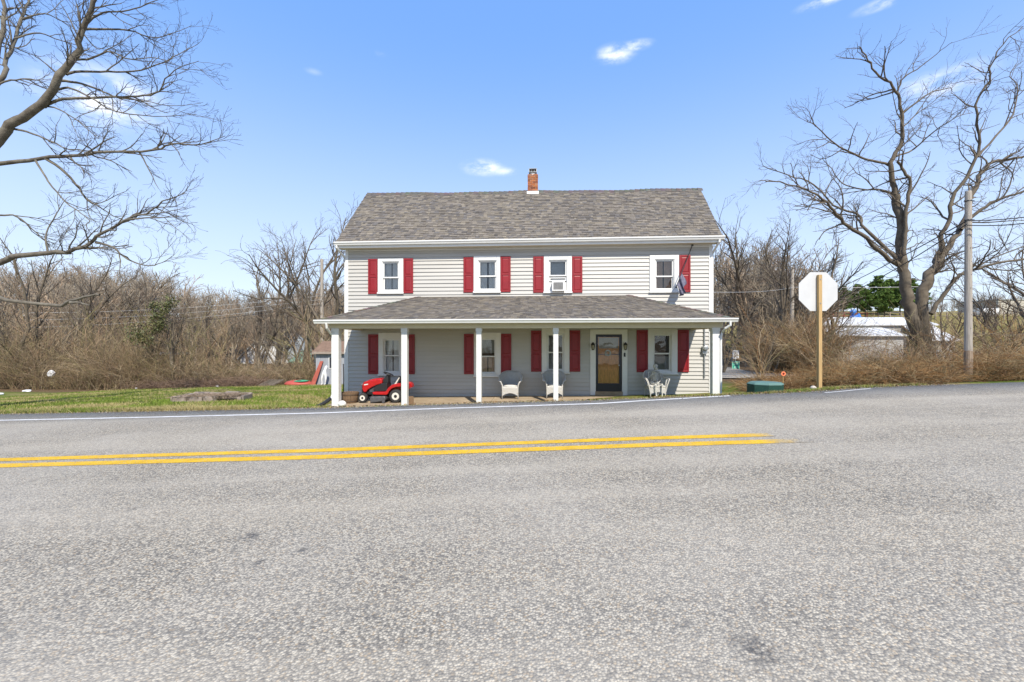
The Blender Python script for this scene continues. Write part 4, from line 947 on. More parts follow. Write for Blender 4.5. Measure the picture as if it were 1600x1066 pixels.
def wheel(cx, cz, r, hwid, y, rimr):
    x_, _ = mp2(cx, cz); b = MB(); zz = r
    prof = [(rimr, -hwid * .8), (r * .86, -hwid), (r * .97, -hwid * .7), (r, -hwid * .3), (r, hwid * .3), (r * .97, hwid * .7), (r * .86, hwid), (rimr, hwid * .8)]
    b.lathe(prof, 28, (x_, y, zz), 'y'); w = b.build('wheel', M['rubber'], mo, smooth=True)
    b = MB(); b.lathe([(rimr * 1.02, -hwid * .82), (rimr * .9, -hwid * .60), (rimr * .45, -hwid * .45), (rimr * .4, -hwid * .75), (rimr * .12, -hwid * .8)], 20, (x_, y, zz), 'y'); b.lathe([(rimr * 1.02, hwid * .82), (rimr * .9, hwid * .60), (rimr * .45, hwid * .45), (rimr * .4, hwid * .75), (rimr * .12, hwid * .8)], 20, (x_, y, zz), 'y')
    b.build('rim', M['rim'], w)
    for sy in (-1, 1):
        h_ = MB(); h_.lathe([(rimr * .46, sy * hwid * .78), (rimr * .4, sy * hwid * .92), (rimr * .08, sy * hwid * .95)], 12, (x_, y, zz), 'y'); h_.build('hub_cap', M['black'], w)
for sy in (-1, 1):
    wheel(282, 0, .152, .075, sy * .36, .085); wheel(1050, 0, .215, .105, sy * .33, .118)
b = MB(); x_, _ = mp2(282, 0); b.tube([(x_, -.36, .152), (x_, .36, .152)], .025, 8); b.box(x_ - .05, x_ + .05, -.14, .14, .14, .30); b.build('front_axle', M['black'], mo)

# block by the second post, half barrel, white stone, stake
b = MB(); P0 = wpos(641, 630, -1.9); b.box(-.12, .10, -.12, .12, 0, .24); o_ = b.build('wooden_block', M['barrel'], None, bevel=.012); o_.location = P0; o_.rotation_euler = (0, 0, .3); tag(o_, 'small brown wooden block beside the porch post behind the mower', 'block')
ba = empty('half_barrel', wpos(546.5, 628, -1.45), 0); tag(ba, 'brown wooden half barrel planter next to the white corner post', 'planter')
nS = 22; RB = .285
for k in range(nS):
    a0, a1 = 2 * math.pi * (k + .04) / nS, 2 * math.pi * (k + .96) / nS; b = MB(); vs = []
    for r_, zz in ((RB * .84, 0), (RB * .96, .16), (RB, .34), (RB - .03, .34), (RB * .96 - .03, .16), (RB * .84 - .03, 0)):
        vs += [(r_ * math.cos(a0), r_ * math.sin(a0), zz), (r_ * math.cos(a1), r_ * math.sin(a1), zz)]
    b.add(vs, [(2 * i, 2 * i + 1, (2 * i + 3) % 12, (2 * i + 2) % 12) for i in range(6)] + [(0, 2, 4, 6, 8, 10), (1, 3, 5, 7, 9, 11)]); b.build('stave', M['barrel'], ba)
for zz, r_ in ((.05, RB * .885), (.26, RB * .993)):
    b = MB(); b.lathe([(r_ + .002, zz), (r_ + .010, zz), (r_ + .013, zz + .035), (r_ + .002, zz + .035)], 28); b.build('hoop', M['hoop'], ba)
b = MB(); b.lathe([(RB - .04, .24), (RB - .05, .27), (.01, .28)], 20); b.build('soil', M['soil'], ba)
rd = random.Random(8)
st = MB(); st.blob((0, 0, .085), .125, .12, .10, 12, 8, jit=.05, rd=rd); o_ = st.build('painted_stone', M['whitestone'], None, smooth=True); o_.location = wpos(534.5, 630, -2.32); tag(o_, 'round white painted stone in front of the half barrel', 'stone')
b = MB(); b.tube([(0, 0, -.1), (0.01, 0, .75), (.0, 0, 1.25)], .018, 8); b.blob((0, 0, 1.26), .024, .024, .03, 8, 6); o_ = b.build('garden_stake', M['black'], None); pp = onG(536.5, 16.0); o_.location = pp; o_.scale = (1, 1, (EYE + (533 - 569) / FPX * 16 - pp.z) / 1.28); tag(o_, 'thin dark metal stake standing behind the half barrel', 'stake')

# ------------------------------------------------------------------ road side things
# stop sign seen from behind
p = onG(1281.3, 10.0); ss = empty('stop_sign', p, 0); tag(ss, 'stop sign seen from its bare back on a square wooden post', 'road sign')
zt = EYE + (533 - 429.5) / FPX * 10 - p.z
b = MB(); b.box(-.04, .04, -.018, .058, -.3, zt); b.build('post', M['signwood'], ss, bevel=.004)
zc = EYE + (533 - 455.3) / FPX * 10 - p.z; r_ = .457 / math.cos(math.pi / 8)
b = MB(); pts = [(r_ * math.cos(math.pi / 8 + k * math.pi / 4), zc + r_ * math.sin(math.pi / 8 + k * math.pi / 4)) for k in range(8)]; b.prism(pts, .060, .063); b.build('sign_plate', M['signback'], ss)
b = MB(); pts = [(r_ * .985 * math.cos(math.pi / 8 + k * math.pi / 4), zc + r_ * .985 * math.sin(math.pi / 8 + k * math.pi / 4)) for k in range(8)]; b.prism(pts, .0635, .0645); b.build('sign_face', M['shutter'], ss)
for dz in (-.28, .28):
    b = MB(); b.lathe([(.014, -.028), (.012, -.019)], 8, (0, 0, zc + dz), 'y'); b.build('bolt', M['galv'], ss)
# green tank cover
pg = onG(1195.5, 9.55); tk = empty('tank_cover', pg, 0); tag(tk, 'low dark green ribbed eight-sided plastic tank cover in the roadside grass', 'tank cover')
rt = .375
def octp(r, z): return [(r * math.cos(R(22.5 + 45 * k + 6)), r * math.sin(R(22.5 + 45 * k + 6)) * .9, z) for k in range(8)]
b = MB(); lev = []
zz = -.06
for k in range(11):
    lev += [octp(rt, zz), octp(rt, zz + .014), octp(rt - .010, zz + .016), octp(rt - .010, zz + .0225)]; zz += .024
vs = [q for l_ in lev for q in l_]; fs = [(i * 8 + k, i * 8 + (k + 1) % 8, (i + 1) * 8 + (k + 1) % 8, (i + 1) * 8 + k) for i in range(len(lev) - 1) for k in range(8)]
b.add(vs, fs); b.build('ribbed_side', M['lidgreen'], tk)
b = MB(); vs = octp(rt + .006, zz - .003) + octp(rt + .006, zz + .008) + octp(rt * .86, zz + .045) + octp(rt * .3, zz + .055)
b.add(vs, [(i * 8 + k, i * 8 + (k + 1) % 8, (i + 1) * 8 + (k + 1) % 8, (i + 1) * 8 + k) for i in range(3) for k in range(8)] + [tuple(range(24, 32))]); b.build('lid', M['lidtop'], tk)
# reflector stake, stone
pr = onG(1223.5, 10.6); rs_ = empty('reflector_stake', pr, 0); tag(rs_, 'orange round reflector on a thin pale stake behind the green cover', 'marker')
zr = EYE + (533 - 584) / FPX * 10.6 - pr.z
b = MB(); b.tube([(0, 0, -.1), (0, 0, zr)], .009, 6); b.build('stake', M['signwood'], rs_)
b = MB(); b.lathe([(.056, -.02), (.056, -.012)], 20, (0, 0, zr), 'y'); ro = b.build('reflector', M['orange'], rs_)
b = MB(); b.lathe([(.026, -.026), (.028, -.0205)], 16, (0, 0, zr), 'y'); b.build('lens', M['redglass'], ro)
b = MB(); b.blob((0, 0, .045), .07, .06, .058, 12, 8, jit=.06, rd=rd); o_ = b.build('stone', M['stone'], None, smooth=True); o_.location = onG(1270.7, 9.9); tag(o_, 'small pale round stone at the foot of the stop sign post', 'stone')
# speed limit sign with green sign under it
SZ = 33.; p = onG(1149.5, SZ); sg = empty('speed_limit_sign', p, 0); tag(sg, 'white speed limit 30 sign over a green notice on one post', 'road sign')
k_ = SZ / FPX
z1 = EYE + (533 - 547.8) * k_ - p.z; z0 = EYE + (533 - 560.2) * k_ - p.z; g1 = EYE + (533 - 565) * k_ - p.z; g0 = EYE + (533 - 582) * k_ - p.z
b = MB(); b.tube([(0, .03, -.3), (0, .03, z1 + .06)], .03, 8); b.build('post', M['galv'], sg)
b = MB(); b.box(-.25, .25, -.012, 0, z0, z1); b.build('speed_plate', M['white'], sg, bevel=.004)
def lettering(name, text, size, x, zc_, y, m, parent, squash=1.0):
    cu = bpy.data.curves.new(name, 'FONT'); cu.body = text; cu.size = size; cu.align_x = 'CENTER'; cu.align_y = 'CENTER'; cu.extrude = .002; cu.offset = size * .02
    tmp = bpy.data.objects.new(name, cu); COL.objects.link(tmp); dg = bpy.context.evaluated_depsgraph_get(); me = bpy.data.meshes.new_from_object(tmp.evaluated_get(dg)); bpy.data.objects.remove(tmp)
    me.materials.clear(); me.materials.append(m); o = bpy.data.objects.new(name, me); link(o, parent); o.location = (x, y, zc_); o.rotation_euler = (R(90), 0, 0); o.scale = (squash, 1, 1); return o
lettering('lettering', 'SPEED', .15, 0, z1 - .095, -.015, M['ink'], sg); lettering('lettering', 'LIMIT', .15, 0, z1 - .215, -.015, M['ink'], sg); lettering('lettering', '30', .36, 0, z0 + .165, -.015, M['ink'], sg, 1.05)
b = MB(); b.box(-.29, .29, -.012, 0, g0, g1); b.build('green_plate', M['sgreen'], sg, bevel=.004)
gg = MB(); frame_ring(gg, (-.285, .285, g0 + .005, g1 - .005), (-.262, .262, g0 + .028, g1 - .028), -.0145, -.0125); gg.build('green_border', M['sgreenlight'], sg)
gt = MB(); rd2 = random.Random(6)
for r_, (zz, w_, h_) in enumerate(((.86, .17, .07), (.71, .20, .07), (.53, .13, .07), (.42, .14, .07), (.20, .19, .05), (.11, .17, .05))):   # the words are too blurred to read: worn strokes only
    zc_ = g0 + (g1 - g0) * zz; x = -w_
    while x < w_:
        l_ = rd2.uniform(.02, .05); gt.box(x, x + l_, -.0146, -.0126, zc_ - h_ / 2, zc_ + h_ / 2 * rd2.uniform(.2, 1)); x += l_ + .018
gt.build('worn_lettering', M['sgreenlight'], sg)

# utility poles and wires
def pole(px, Z, top_py, dia, label, mname='polewood', cross=False):
    p = onG(px, Z); o = empty('utility_pole', p, 0); tag(o, label, 'utility pole')
    h = EYE + (533 - top_py) / FPX * Z - p.z; b = MB(); r_ = dia / 2
    b.tube([(0, 0, -.3), (0, 0, h * .25), (0, 0, h * .6), (-.0, 0, h - .03), (0, 0, h)], [r_ * 1.08, r_ * 1.03, r_ * .95, r_ * .88, r_ * .8], 14); po = b.build('shaft', M[mname], o, smooth=False)
    return o, h
pr_, ph = pole(1513, 10.35, 299, .145, 'thick weathered utility pole in front of the big twisted tree')
b = MB(); b.tube([(0, 0, -.28), (0, 0, .75)], .0805, 14); b.build('stained_base', M['poledark'], pr_)
for k in range(9):
    b = MB(); zz = ph * (.28 + .07 * k); b.lathe([(.007, -.078), (.007, -.062)], 6, (.015 * (k % 3 - 1), 0, zz), 'y'); b.build('nail', M['ink'], pr_)
for zz in (-.24, -.70):
    b = MB(); b.tube([(-.12, -.02, ph + zz), (.12, -.02, ph + zz)], .014, 6); b.lathe([(.067, ph + zz - .015), (.071, ph + zz), (.067, ph + zz + .015)], 14); b.build('clamp', M['black'], pr_)
pole(1237.5, 31, 417, .27, 'slim grey utility pole among the bare trees right of the house')
pole(503, 35, 405, .27, 'pale utility pole behind the shed at the house corner')
def wire(name, p, q, sag, r, m, label):
    p, q = Vector(p), Vector(q); b = MB(); pts = []
    for k in range(21):
        t_ = k / 20; v = p.lerp(q, t_); v.z -= sag * 4 * t_ * (1 - t_); pts.append(v - p)
    o = b.tube(pts, r, 5).build(name, m, None); o.location = p; tag(o, label, 'cable')
pa = T(1511, 345, 10.25)
wire('utility_cable', pa, T(1237, 478, 30.9), .25, .014, M['wire'], 'upper black cable running down from the thick pole past the stop sign')
wire('utility_cable', T(1511, 350, 10.24), T(1237, 484, 30.8), .55, .014, M['wire'], 'lower black cable running down from the thick pole past the stop sign')
wire('utility_cable', pa, T(1700, 322, 9.2), .08, .012, M['wire'], 'upper black cable leaving the thick pole out of the picture')
wire('utility_cable', T(1511, 352, 10.24), T(1700, 330, 9.2), .11, .012, M['wire'], 'lower black cable leaving the thick pole out of the picture')
wire('utility_cable', LW(U1 + .02, .1, L(1112, 456, 0)[1]), T(1240, 449, 31), .12, .010, M['wirepale'], 'pale cable from the house corner to the slim grey pole')
wire('utility_cable', T(1240, 449, 31), T(1720, 432, 40), .35, .022, M['wirepale'], 'pale cable from the slim grey pole across the evergreens')
for k, (ya, yb, m_, lb) in enumerate(((462, 489, 'wirepale', 'topmost pale cable above the brown thicket'), (468, 500, 'wirepale', 'middle pale cable above the brown thicket'), (474, 512, 'wirepale', 'lowest pale cable above the brown thicket'), (477, 520, 'wire', 'dark cable sagging across the brown thicket'))):
    wire('utility_cable', T(503, ya, 34.8), T(40, yb, 36), .35, .014 if k < 3 else .022, M[m_], lb)

# ------------------------------------------------------------------ things on the lawn
SHZ = 26.0
x_l = (493.5 - 800) / FPX * SHZ
p = Vector((x_l, SHZ, Gz(x_l, SHZ))); sh = empty('garden_shed', p, 0); tag(sh, 'small grey wooden shed with brown roof beside the house', 'shed')
ez = EYE + (533 - 551) / FPX * SHZ - p.z; rz_ = EYE + (533 - 538) / FPX * (SHZ + 1.2) - p.z + .12
b = MB(); b.box(0, 3.2, 0, 2.4, -.3, ez); b.build('wall', M['shedgrey'], sh)
for k in range(11):
    b = MB(); b.box(.01 + k * .29, .01 + k * .29 + .27, -.018, -.001, -.2, ez - .02); b.build('board', M['shedgrey'], sh)
b = MB(); b.add([(-.12, -.22, ez - .03), (3.3, -.22, ez - .03), (3.3, 1.2, rz_), (-.12, 1.2, rz_), (-.12, 2.6, ez - .03), (3.3, 2.6, ez - .03), (-.12, -.22, ez + .05), (3.3, -.22, ez + .05), (3.3, 1.2, rz_ + .08), (-.12, 1.2, rz_ + .08), (-.12, 2.6, ez + .05), (3.3, 2.6, ez + .05)],
            [(0, 1, 2, 3), (3, 2, 5, 4), (6, 7, 8, 9), (9, 8, 11, 10), (0, 1, 7, 6), (4, 5, 11, 10), (0, 3, 9, 6), (3, 4, 10, 9), (1, 2, 8, 7), (2, 5, 11, 8)]); ro = b.build('roof', M['shedroof'], sh)
b = MB(); b.box(-.13, 3.31, -.25, -.222, ez - .08, ez + .055); b.build('fascia', M['bedwood'], ro)
b = MB(); b.box(.84, 1.35, -.03, -.0185, ez - .95, ez - .3); b.build('window', M['ink'], sh)
b = MB(); frame_ring(b, (.80, 1.39, ez - .99, ez - .26), (.84, 1.35, ez - .95, ez - .3), -.04, -.0185); b.box(1.08, 1.11, -.038, -.0305, ez - .95, ez - .3); b.build('window_frame', M['trim'], sh)
# white mannequin (no head) leaning towards the shed
mz = SHZ - .75; p = onG(506.5, mz); mk = empty('mannequin', p, 0); tag(mk, 'white headless mannequin standing on the lawn in front of the grey shed', 'mannequin')
hgt = EYE + (533 - 571.5) / FPX * mz - p.z; q_ = hgt / 1.36
def skin_body(name, joints, edges, m, parent, sub=2):
    me = bpy.data.meshes.new(name); me.from_pydata([j[0] for j in joints], edges, []); o = bpy.data.objects.new(name, me); link(o, parent); me.materials.append(m)
    md = o.modifiers.new('skin', 'SKIN'); md.use_smooth_shade = True
    for i, j in enumerate(joints): me.skin_vertices[0].data[i].radius = j[1]
    me.skin_vertices[0].data[0].use_root = True
    sb_ = o.modifiers.new('sub', 'SUBSURF'); sb_.levels = sub; sb_.render_levels = sub
    return o
J = [((.02, 0, .80), (.16, .11)), ((.05, .02, 1.0), (.14, .10)), ((.10, .05, 1.20), (.19, .11)), ((.13, .07, 1.31), (.13, .09)), ((.13, .08, 1.36), (.05, .045)),
     ((-.08, 0, .74), (.095, .10)), ((-.16, -.02, .42), (.062, .066)), ((-.155, .03, .08), (.036, .036)), ((-.17, -.09, .025), (.034, .024)),
     ((.10, 0, .74), (.09, .10)), ((.125, -.02, .42), (.06, .064)), ((.06, .03, .08), (.036, .036)), ((.05, -.09, .025), (.034, .024)),
     ]
mo_ = skin_body('body', [((a * q_, b_ * q_, c * q_), (r1 * q_, r2 * q_)) for (a, b_, c), (r1, r2) in J], [(0, 1), (1, 2), (2, 3), (3, 4), (0, 5), (5, 6), (6, 7), (7, 8), (0, 9), (9, 10), (10, 11), (11, 12)], M['mannequin'], mk)
# red board leaning on the shed, red tub with green lid
b = MB(); pb = onG(489, SHZ - .3); top = Vector((.42, .18, 1.45))
b.add([(-.14, 0, 0), (.16, 0, 0), (.16 + top.x, top.y, top.z), (-.02 + top.x, top.y, top.z), (-.14, .04, 0), (.16, .04, 0), (.16 + top.x, top.y + .04, top.z), (-.02 + top.x, top.y + .04, top.z)], [(0, 1, 2, 3), (4, 5, 6, 7), (0, 1, 5, 4), (1, 2, 6, 5), (2, 3, 7, 6), (3, 0, 4, 7)])
o_ = b.build('leaning_board', M['redboard'], None); o_.location = pb - Vector((.05, 0, .03)); tag(o_, 'faded red board leaning against the end of the shed', 'board')
pt = onG(466, SHZ + .2); tb = empty('plastic_tub', pt, 0); tb.scale = (1.05, 1, .72); tag(tb, 'low faded red plastic tub with a green lid on the lawn', 'tub')
b = MB(); vs = []; fs = []; n = 26
for i, (rx_, ry_, zz, ox) in enumerate(((.72, .5, -.03, 0), (.80, .55, .06, 0), (.78, .54, .16, 0), (.62, .46, .30, -.02), (.30, .25, .40, -.02))):
    for k in range(n): th = 2 * math.pi * k / n; vs.append((ox + rx_ * math.cos(th) * (1 + .05 * math.cos(3 * th)), ry_ * math.sin(th), zz))
fs = [(i * n + k, i * n + (k + 1) % n, (i + 1) * n + (k + 1) % n, (i + 1) * n + k) for i in range(4) for k in range(n)] + [tuple(4 * n + k for k in range(n))]
b.add(vs, fs); b.build('shell', M['tubred'], tb, smooth=True)
b = MB(); vs = [(.22 + .42 * math.cos(2 * math.pi * k / n) * s_, -.12 + .40 * math.sin(2 * math.pi * k / n) * s_, .30 + .13 * math.sqrt(max(0, 1 - (s_ * .95) ** 2))) for s_ in (1, .8, .5, .15) for k in range(n)]
b.add(vs, [(i * n + k, i * n + (k + 1) % n, (i + 1) * n + (k + 1) % n, (i + 1) * n + k) for i in range(3) for k in range(n)] + [tuple(3 * n + k for k in range(n))]); lid = b.build('lid', M['tubgreen'], tb, smooth=True)
b = MB(); b.tube([(.12, -.40, .385), (.22, -.38, .42), (.36, -.39, .385)], .03, 6); b.build('handle', M['ink'], lid)
# dark board lying at the lawn's edge
b = MB(); b.add([(-.55, -.2, .0), (.35, -.25, .02), (.75, .2, .30), (-.1, .25, .26), (-.55, -.2, .06), (.35, -.25, .08), (.75, .2, .36), (-.1, .25, .32)], [(0, 1, 2, 3), (4, 5, 6, 7), (0, 1, 5, 4), (1, 2, 6, 5), (2, 3, 7, 6), (3, 0, 4, 7)])
for k in range(5): b.add([(-.5 + k * .2, -.2, .065 + .005 * k), (-.42 + k * .2, -.2, .07 + .005 * k), (-.0 + k * .17, .22, .345), (-.08 + k * .17, .22, .34), (-.5 + k * .2, -.2, .10), (-.42 + k * .2, -.2, .105), (-.0 + k * .17, .22, .38), (-.08 + k * .17, .22, .375)], [(0, 1, 2, 3), (4, 5, 6, 7), (0, 1, 5, 4), (1, 2, 6, 5), (2, 3, 7, 6), (3, 0, 4, 7)])
o_ = b.build('board_pile', M['barkdark'], None); o_.location = onG(421, 25.2); tag(o_, 'dark rotting boards lying at the edge of the thicket', 'boards')
rb_ = random.Random(5)
for px, Z, sz_, lb in ((1.5, 22.5, .13, 'white scrap at the far left edge of the lawn'), (42, 25, .22, 'flat white scrap lying under the thicket near the leaning limb'), (340, 25.5, .10, 'white lump of litter behind the raised bed'), (368, 26, .08, 'smaller white bit of litter behind the raised bed'), (213, 25.8, .07, 'tiny pale litter at the thicket foot')):
    b = MB(); b.blob((0, 0, .04), sz_, sz_ * .7, .06, 9, 6, jit=.25, rd=rb_); o_ = b.build('litter', M['white'], None); o_.location = onG(px, Z); tag(o_, lb, 'litter')
b = MB(); b.blob((0, 0, 0), .22, .15, .22, 9, 7, jit=.18, rd=rb_); o_ = b.build('plastic_bag', M['white'], None); o_.location = T(80, 584, 27.0); tag(o_, 'white plastic bag caught low in the thicket', 'bag')
# raised bed of timbers with dry stalks
bx_, bz_ = T(333, 622, 13.2).x, 13.2
bed = empty('raised_bed', (bx_, bz_, Gz(bx_, bz_)), .04); tag(bed, 'old raised garden bed of grey timbers with dry stalks on the lawn', 'garden bed')
rb2 = random.Random(9)
def timber(x0, y0, x1, y1, h, t_=.12, z0=-.05):
    b = MB(); d = Vector((x1 - x0, y1 - y0, 0)); l_ = d.length; n = d.normalized(); s_ = Vector((-n.y, n.x, 0)) * t_ / 2; j = lambda: rb2.uniform(-.012, .012)
    P_ = [Vector((x0, y0, z0)) - s_, Vector((x1, y1, z0)) - s_, Vector((x1, y1, z0)) + s_, Vector((x0, y0, z0)) + s_]
    b.add([tuple(q) for q in P_] + [(q.x + j(), q.y + j(), h + j()) for q in P_], [(0, 1, 2, 3), (4, 5, 6, 7), (0, 1, 5, 4), (1, 2, 6, 5), (2, 3, 7, 6), (3, 0, 4, 7)]); b.build('timber', M['bedwood'], bed, bevel=.012)
for (ax_, ay_, bx2, by2, hh_) in ((-.92, -.36, -.50, -.40, .20), (-.49, -.38, -.02, -.42, .17), (.0, -.41, .36, -.36, .19), (.44, -.26, .70, -.22, .16), (.72, -.22, .95, -.16, .15), (-1.0, -.30, -.98, .1, .16), (-.97, .12, -.93, .48, .18), (.93, -.1, .90, .45, .17),
                                  (-.9, .5, -.45, .53, .22), (-.43, .52, .05, .5, .20), (.07, .51, .5, .53, .23), (.52, .52, .9, .48, .20), (-1.12, -.18, -1.02, .12, .15)): timber(ax_, ay_, bx2, by2, hh_ * .95, rb2.uniform(.09, .13))
b = MB(); b.box(-.86, .86, -.34, .46, -.05, .10); b.build('soil', M['soil'], bed)

# ------------------------------------------------------------------ fast stem / branch meshes
def tubes(polys, sides):
    """polys: list of (pts (n,3), radii (n)); returns V, F, face->poly index"""
    by = {}
    for i, (p, r) in enumerate(polys): by.setdefault(len(p), []).append(i)
    Vs, Fs, Is = [], [], []; off = 0
    for n, idx in by.items():
        P_ = np.array([polys[i][0] for i in idx], dtype=np.float64); R_ = np.array([polys[i][1] for i in idx], dtype=np.float64); m = len(idx)
        Tn = np.empty_like(P_); Tn[:, 1:-1] = P_[:, 2:] - P_[:, :-2]; Tn[:, 0] = P_[:, 1] - P_[:, 0]; Tn[:, -1] = P_[:, -1] - P_[:, -2]
        Tn /= np.linalg.norm(Tn, axis=2, keepdims=True) + 1e-9
        d = P_[:, -1] - P_[:, 0]; d /= np.linalg.norm(d, axis=1, keepdims=True) + 1e-9
        ref = np.where(np.abs(d[:, 2:3]) < .85, np.array([[0, 0, 1.]]), np.array([[1., 0, 0]]))[:, None, :]
        A = np.cross(Tn, np.broadcast_to(ref, Tn.shape)); A /= np.linalg.norm(A, axis=2, keepdims=True) + 1e-9; B = np.cross(A, Tn)
        th = np.arange(sides) * 2 * np.pi / sides
        V = P_[:, :, None, :] + R_[:, :, None, None] * (A[:, :, None, :] * np.cos(th)[None, None, :, None] + B[:, :, None, :] * np.sin(th)[None, None, :, None])
        base = off + (np.arange(m)[:, None, None] * n + np.arange(n - 1)[None, :, None]) * sides; k = np.arange(sides)[None, None, :]; k2 = (k + 1) % sides
        F = np.stack([base + k, base + k2, base + sides + k2, base + sides + k], -1).reshape(-1, 4)
        Vs.append(V.reshape(-1, 3)); Fs.append(F); Is.append(np.repeat(np.array(idx), (n - 1) * sides)); off += m * n * sides
    return np.concatenate(Vs), np.concatenate(Fs), np.concatenate(Is)
def merge(parts):
    V, F, C = [], [], []; off = 0
    for v, f, c in parts: V.append(v); F.append(f + off); C.append(c); off += len(v)
    return np.concatenate(V), np.concatenate(F), (np.concatenate(C) if C[0] is not None else None)

class Tree:
    """Bare tree: limbs given or grown, side branches grown recursively. levels: list of polylines."""
    def __init__(s, seed): s.r = random.Random(seed); s.lv = {0: [], 1: [], 2: [], 3: [], 4: []}
    def rv(s): return Vector((s.r.gauss(0, 1), s.r.gauss(0, 1), s.r.gauss(0, 1)))
    def limb(s, p, d, length, r0, r1, n, wig, up, lev):
        p = Vector(p); d = Vector(d).normalized(); pts = [p.copy()]; st = length / n
        for i in range(n):
            d = (d + s.rv() * wig + Vector((0, 0, up))).normalized(); p = p + d * st; pts.append(p.copy())
        rad = [r0 + (r1 - r0) * (i / n) for i in range(n + 1)]
        s.lv[lev].append((pts, rad)); return pts, rad
    def sprout(s, pts, rad, lev, cfg, start=.25):
        """children along a limb"""
        if lev > cfg['max']: return
        L_ = sum((pts[i + 1] - pts[i]).length for i in range(len(pts) - 1)); c = cfg[lev]
        n = max(1, int(L_ * c['per'] + s.r.random())); n = min(n, c.get('cap', 40))
        for k in range(n):
            t_ = start + (1 - start) * (k + s.r.random()) / n; x = t_ * (len(pts) - 1); i = min(int(x), len(pts) - 2); f = x - i
            p = pts[i].lerp(pts[i + 1], f); d = (pts[i + 1] - pts[i]).normalized(); rr = rad[i] + (rad[i + 1] - rad[i]) * f
            side = d.cross(s.rv()).normalized(); ang = s.r.uniform(*c['ang']); nd = d * math.cos(ang) + side * math.sin(ang)
            l_ = c['len'] * s.r.uniform(.55, 1.25) * (1.15 - .6 * t_) ; r0 = min(rr * .72, c['r'] * s.r.uniform(.7, 1.2)); r1 = max(r0 * .35, cfg['tip'])
            q = s.limb(p, nd, l_, r0, r1, c['n'], c['wig'], c['up'], lev); s.sprout(q[0], q[1], lev + 1, cfg, .15)
def build_tree(name, tree, parent, mtrunk, mtwig, trunk_lv=(0, 1), crown_lv=(2, 3, 4), sides=(9, 6, 4, 3, 3)):
    for nm, lv, m in (('trunk', trunk_lv, mtrunk), ('crown', crown_lv, mtwig)):
        parts = []
        for l_ in lv:
            if tree.lv[l_]:
                v, f, i = tubes([([tuple(q) for q in p], r) for p, r in tree.lv[l_]], sides[l_]); parts.append((v, f, None))
        if parts:
            v, f, _ = merge([(a, b_, None) for a, b_, c in parts]); np_mesh(nm, v, f, m, parent, smooth=True)

def spline(pts, n):
    """resample a traced limb smoothly"""
    P_ = [Vector(p) for p in pts]; out = []
    for k in range(n + 1):
        t_ = k / n * (len(P_) - 1); i = min(int(t_), len(P_) - 2); f = t_ - i
        p0, p1, p2, p3 = P_[max(i - 1, 0)], P_[i], P_[i + 1], P_[min(i + 2, len(P_) - 1)]
        out.append(.5 * ((2 * p1) + (p2 - p0) * f + (2 * p0 - 5 * p1 + 4 * p2 - p3) * f * f + (3 * p1 - p0 - 3 * p2 + p3) * f ** 3))
    return out
def traced(tree, pxs, Z, r0, r1, bow=0., lev=0, n=None):
    """a limb seen at these picture places, standing Z metres away and swinging 'bow' metres in depth towards its tip"""
    n = n or max(6, len(pxs) * 3); m = len(pxs) - 1
    pts = spline([T(x, y, Z + bow * (i / m) ** 1.3) for i, (x, y) in enumerate(pxs)], n)
    pts = [p + tree.rv() * min(.03, r0 * .15) for p in pts]
    r0, r1 = r0 * (.62 if tree is not None and Z > 14 else .8), r1 * .8
    rad = [r0 + (r1 - r0) * (i / n) ** .75 for i in range(n + 1)]
    tree.lv[lev].append((pts, rad)); return pts, rad

# big twisted tree at the junction
tr = Tree(31); ZT = 16.0
limbs = []
base = onG(1442, ZT); base.z -= .3
A0 = [(1443, 612), (1440, 580), (1434, 526), (1423, 480), (1415, 456), (1413, 422), (1409, 391), (1405, 329), (1399, 304)]
limbs.append(traced(tr, A0, ZT, .40, .16, .0))
add = lambda *a, **k: limbs.append(traced(tr, *a, **k))
add([(1399, 304), (1391, 267), (1399, 242), (1411, 213), (1409, 180), (1405, 151), (1390, 131), (1366, 110), (1353, 90), (1342, 72)], ZT, .155, .02, -1.)
add([(1411, 400), (1415, 362), (1417, 325), (1421, 287), (1411, 267), (1403, 252)], ZT - .2, .12, .05, -.3)
add([(1404, 414), (1378, 395), (1345, 366), (1316, 345), (1300, 325), (1277, 304), (1238, 290), (1196, 282)], ZT, .15, .02, -2.0)
add([(1402, 408), (1372, 376), (1348, 352), (1342, 336), (1305, 322), (1271, 288), (1234, 275), (1196, 261)], ZT, .12, .018, 1.5)
add([(1399, 304), (1370, 296), (1345, 296), (1316, 287), (1298, 262), (1285, 248)], ZT, .07, .012, 1.4)
add([(1390, 258), (1357, 250), (1324, 236), (1300, 221), (1275, 197), (1262, 188)], ZT, .08, .012, -1.4)
add([(1403, 141), (1411, 122), (1436, 106), (1465, 83), (1487, 66)], ZT - .8, .05, .009, -.8)
add([(1401, 244), (1427, 234), (1460, 205), (1495, 183), (1520, 176)], ZT, .06, .01, 1.2)
add([(1409, 200), (1430, 180), (1452, 150), (1480, 128)], ZT, .045, .009, .8)
add([(1442, 600), (1442, 510), (1440, 466), (1448, 441), (1464, 412), (1477, 391)], ZT + .3, .36, .20, .4)
add([(1462, 415), (1472, 392), (1471, 370), (1481, 345), (1489, 312), (1510, 275), (1526, 242), (1530, 213), (1524, 164), (1543, 131), (1547, 106), (1563, 73), (1600, 42)], ZT + .6, .16, .015, -1.5)
add([(1452, 436), (1470, 402), (1497, 366), (1510, 329), (1526, 288), (1543, 259), (1568, 250), (1605, 244), (1660, 215)], ZT + .7, .20, .04, .8)
add([(1500, 360), (1530, 329), (1563, 312), (1600, 298), (1660, 268)], ZT + .7, .12, .03, -1.2)
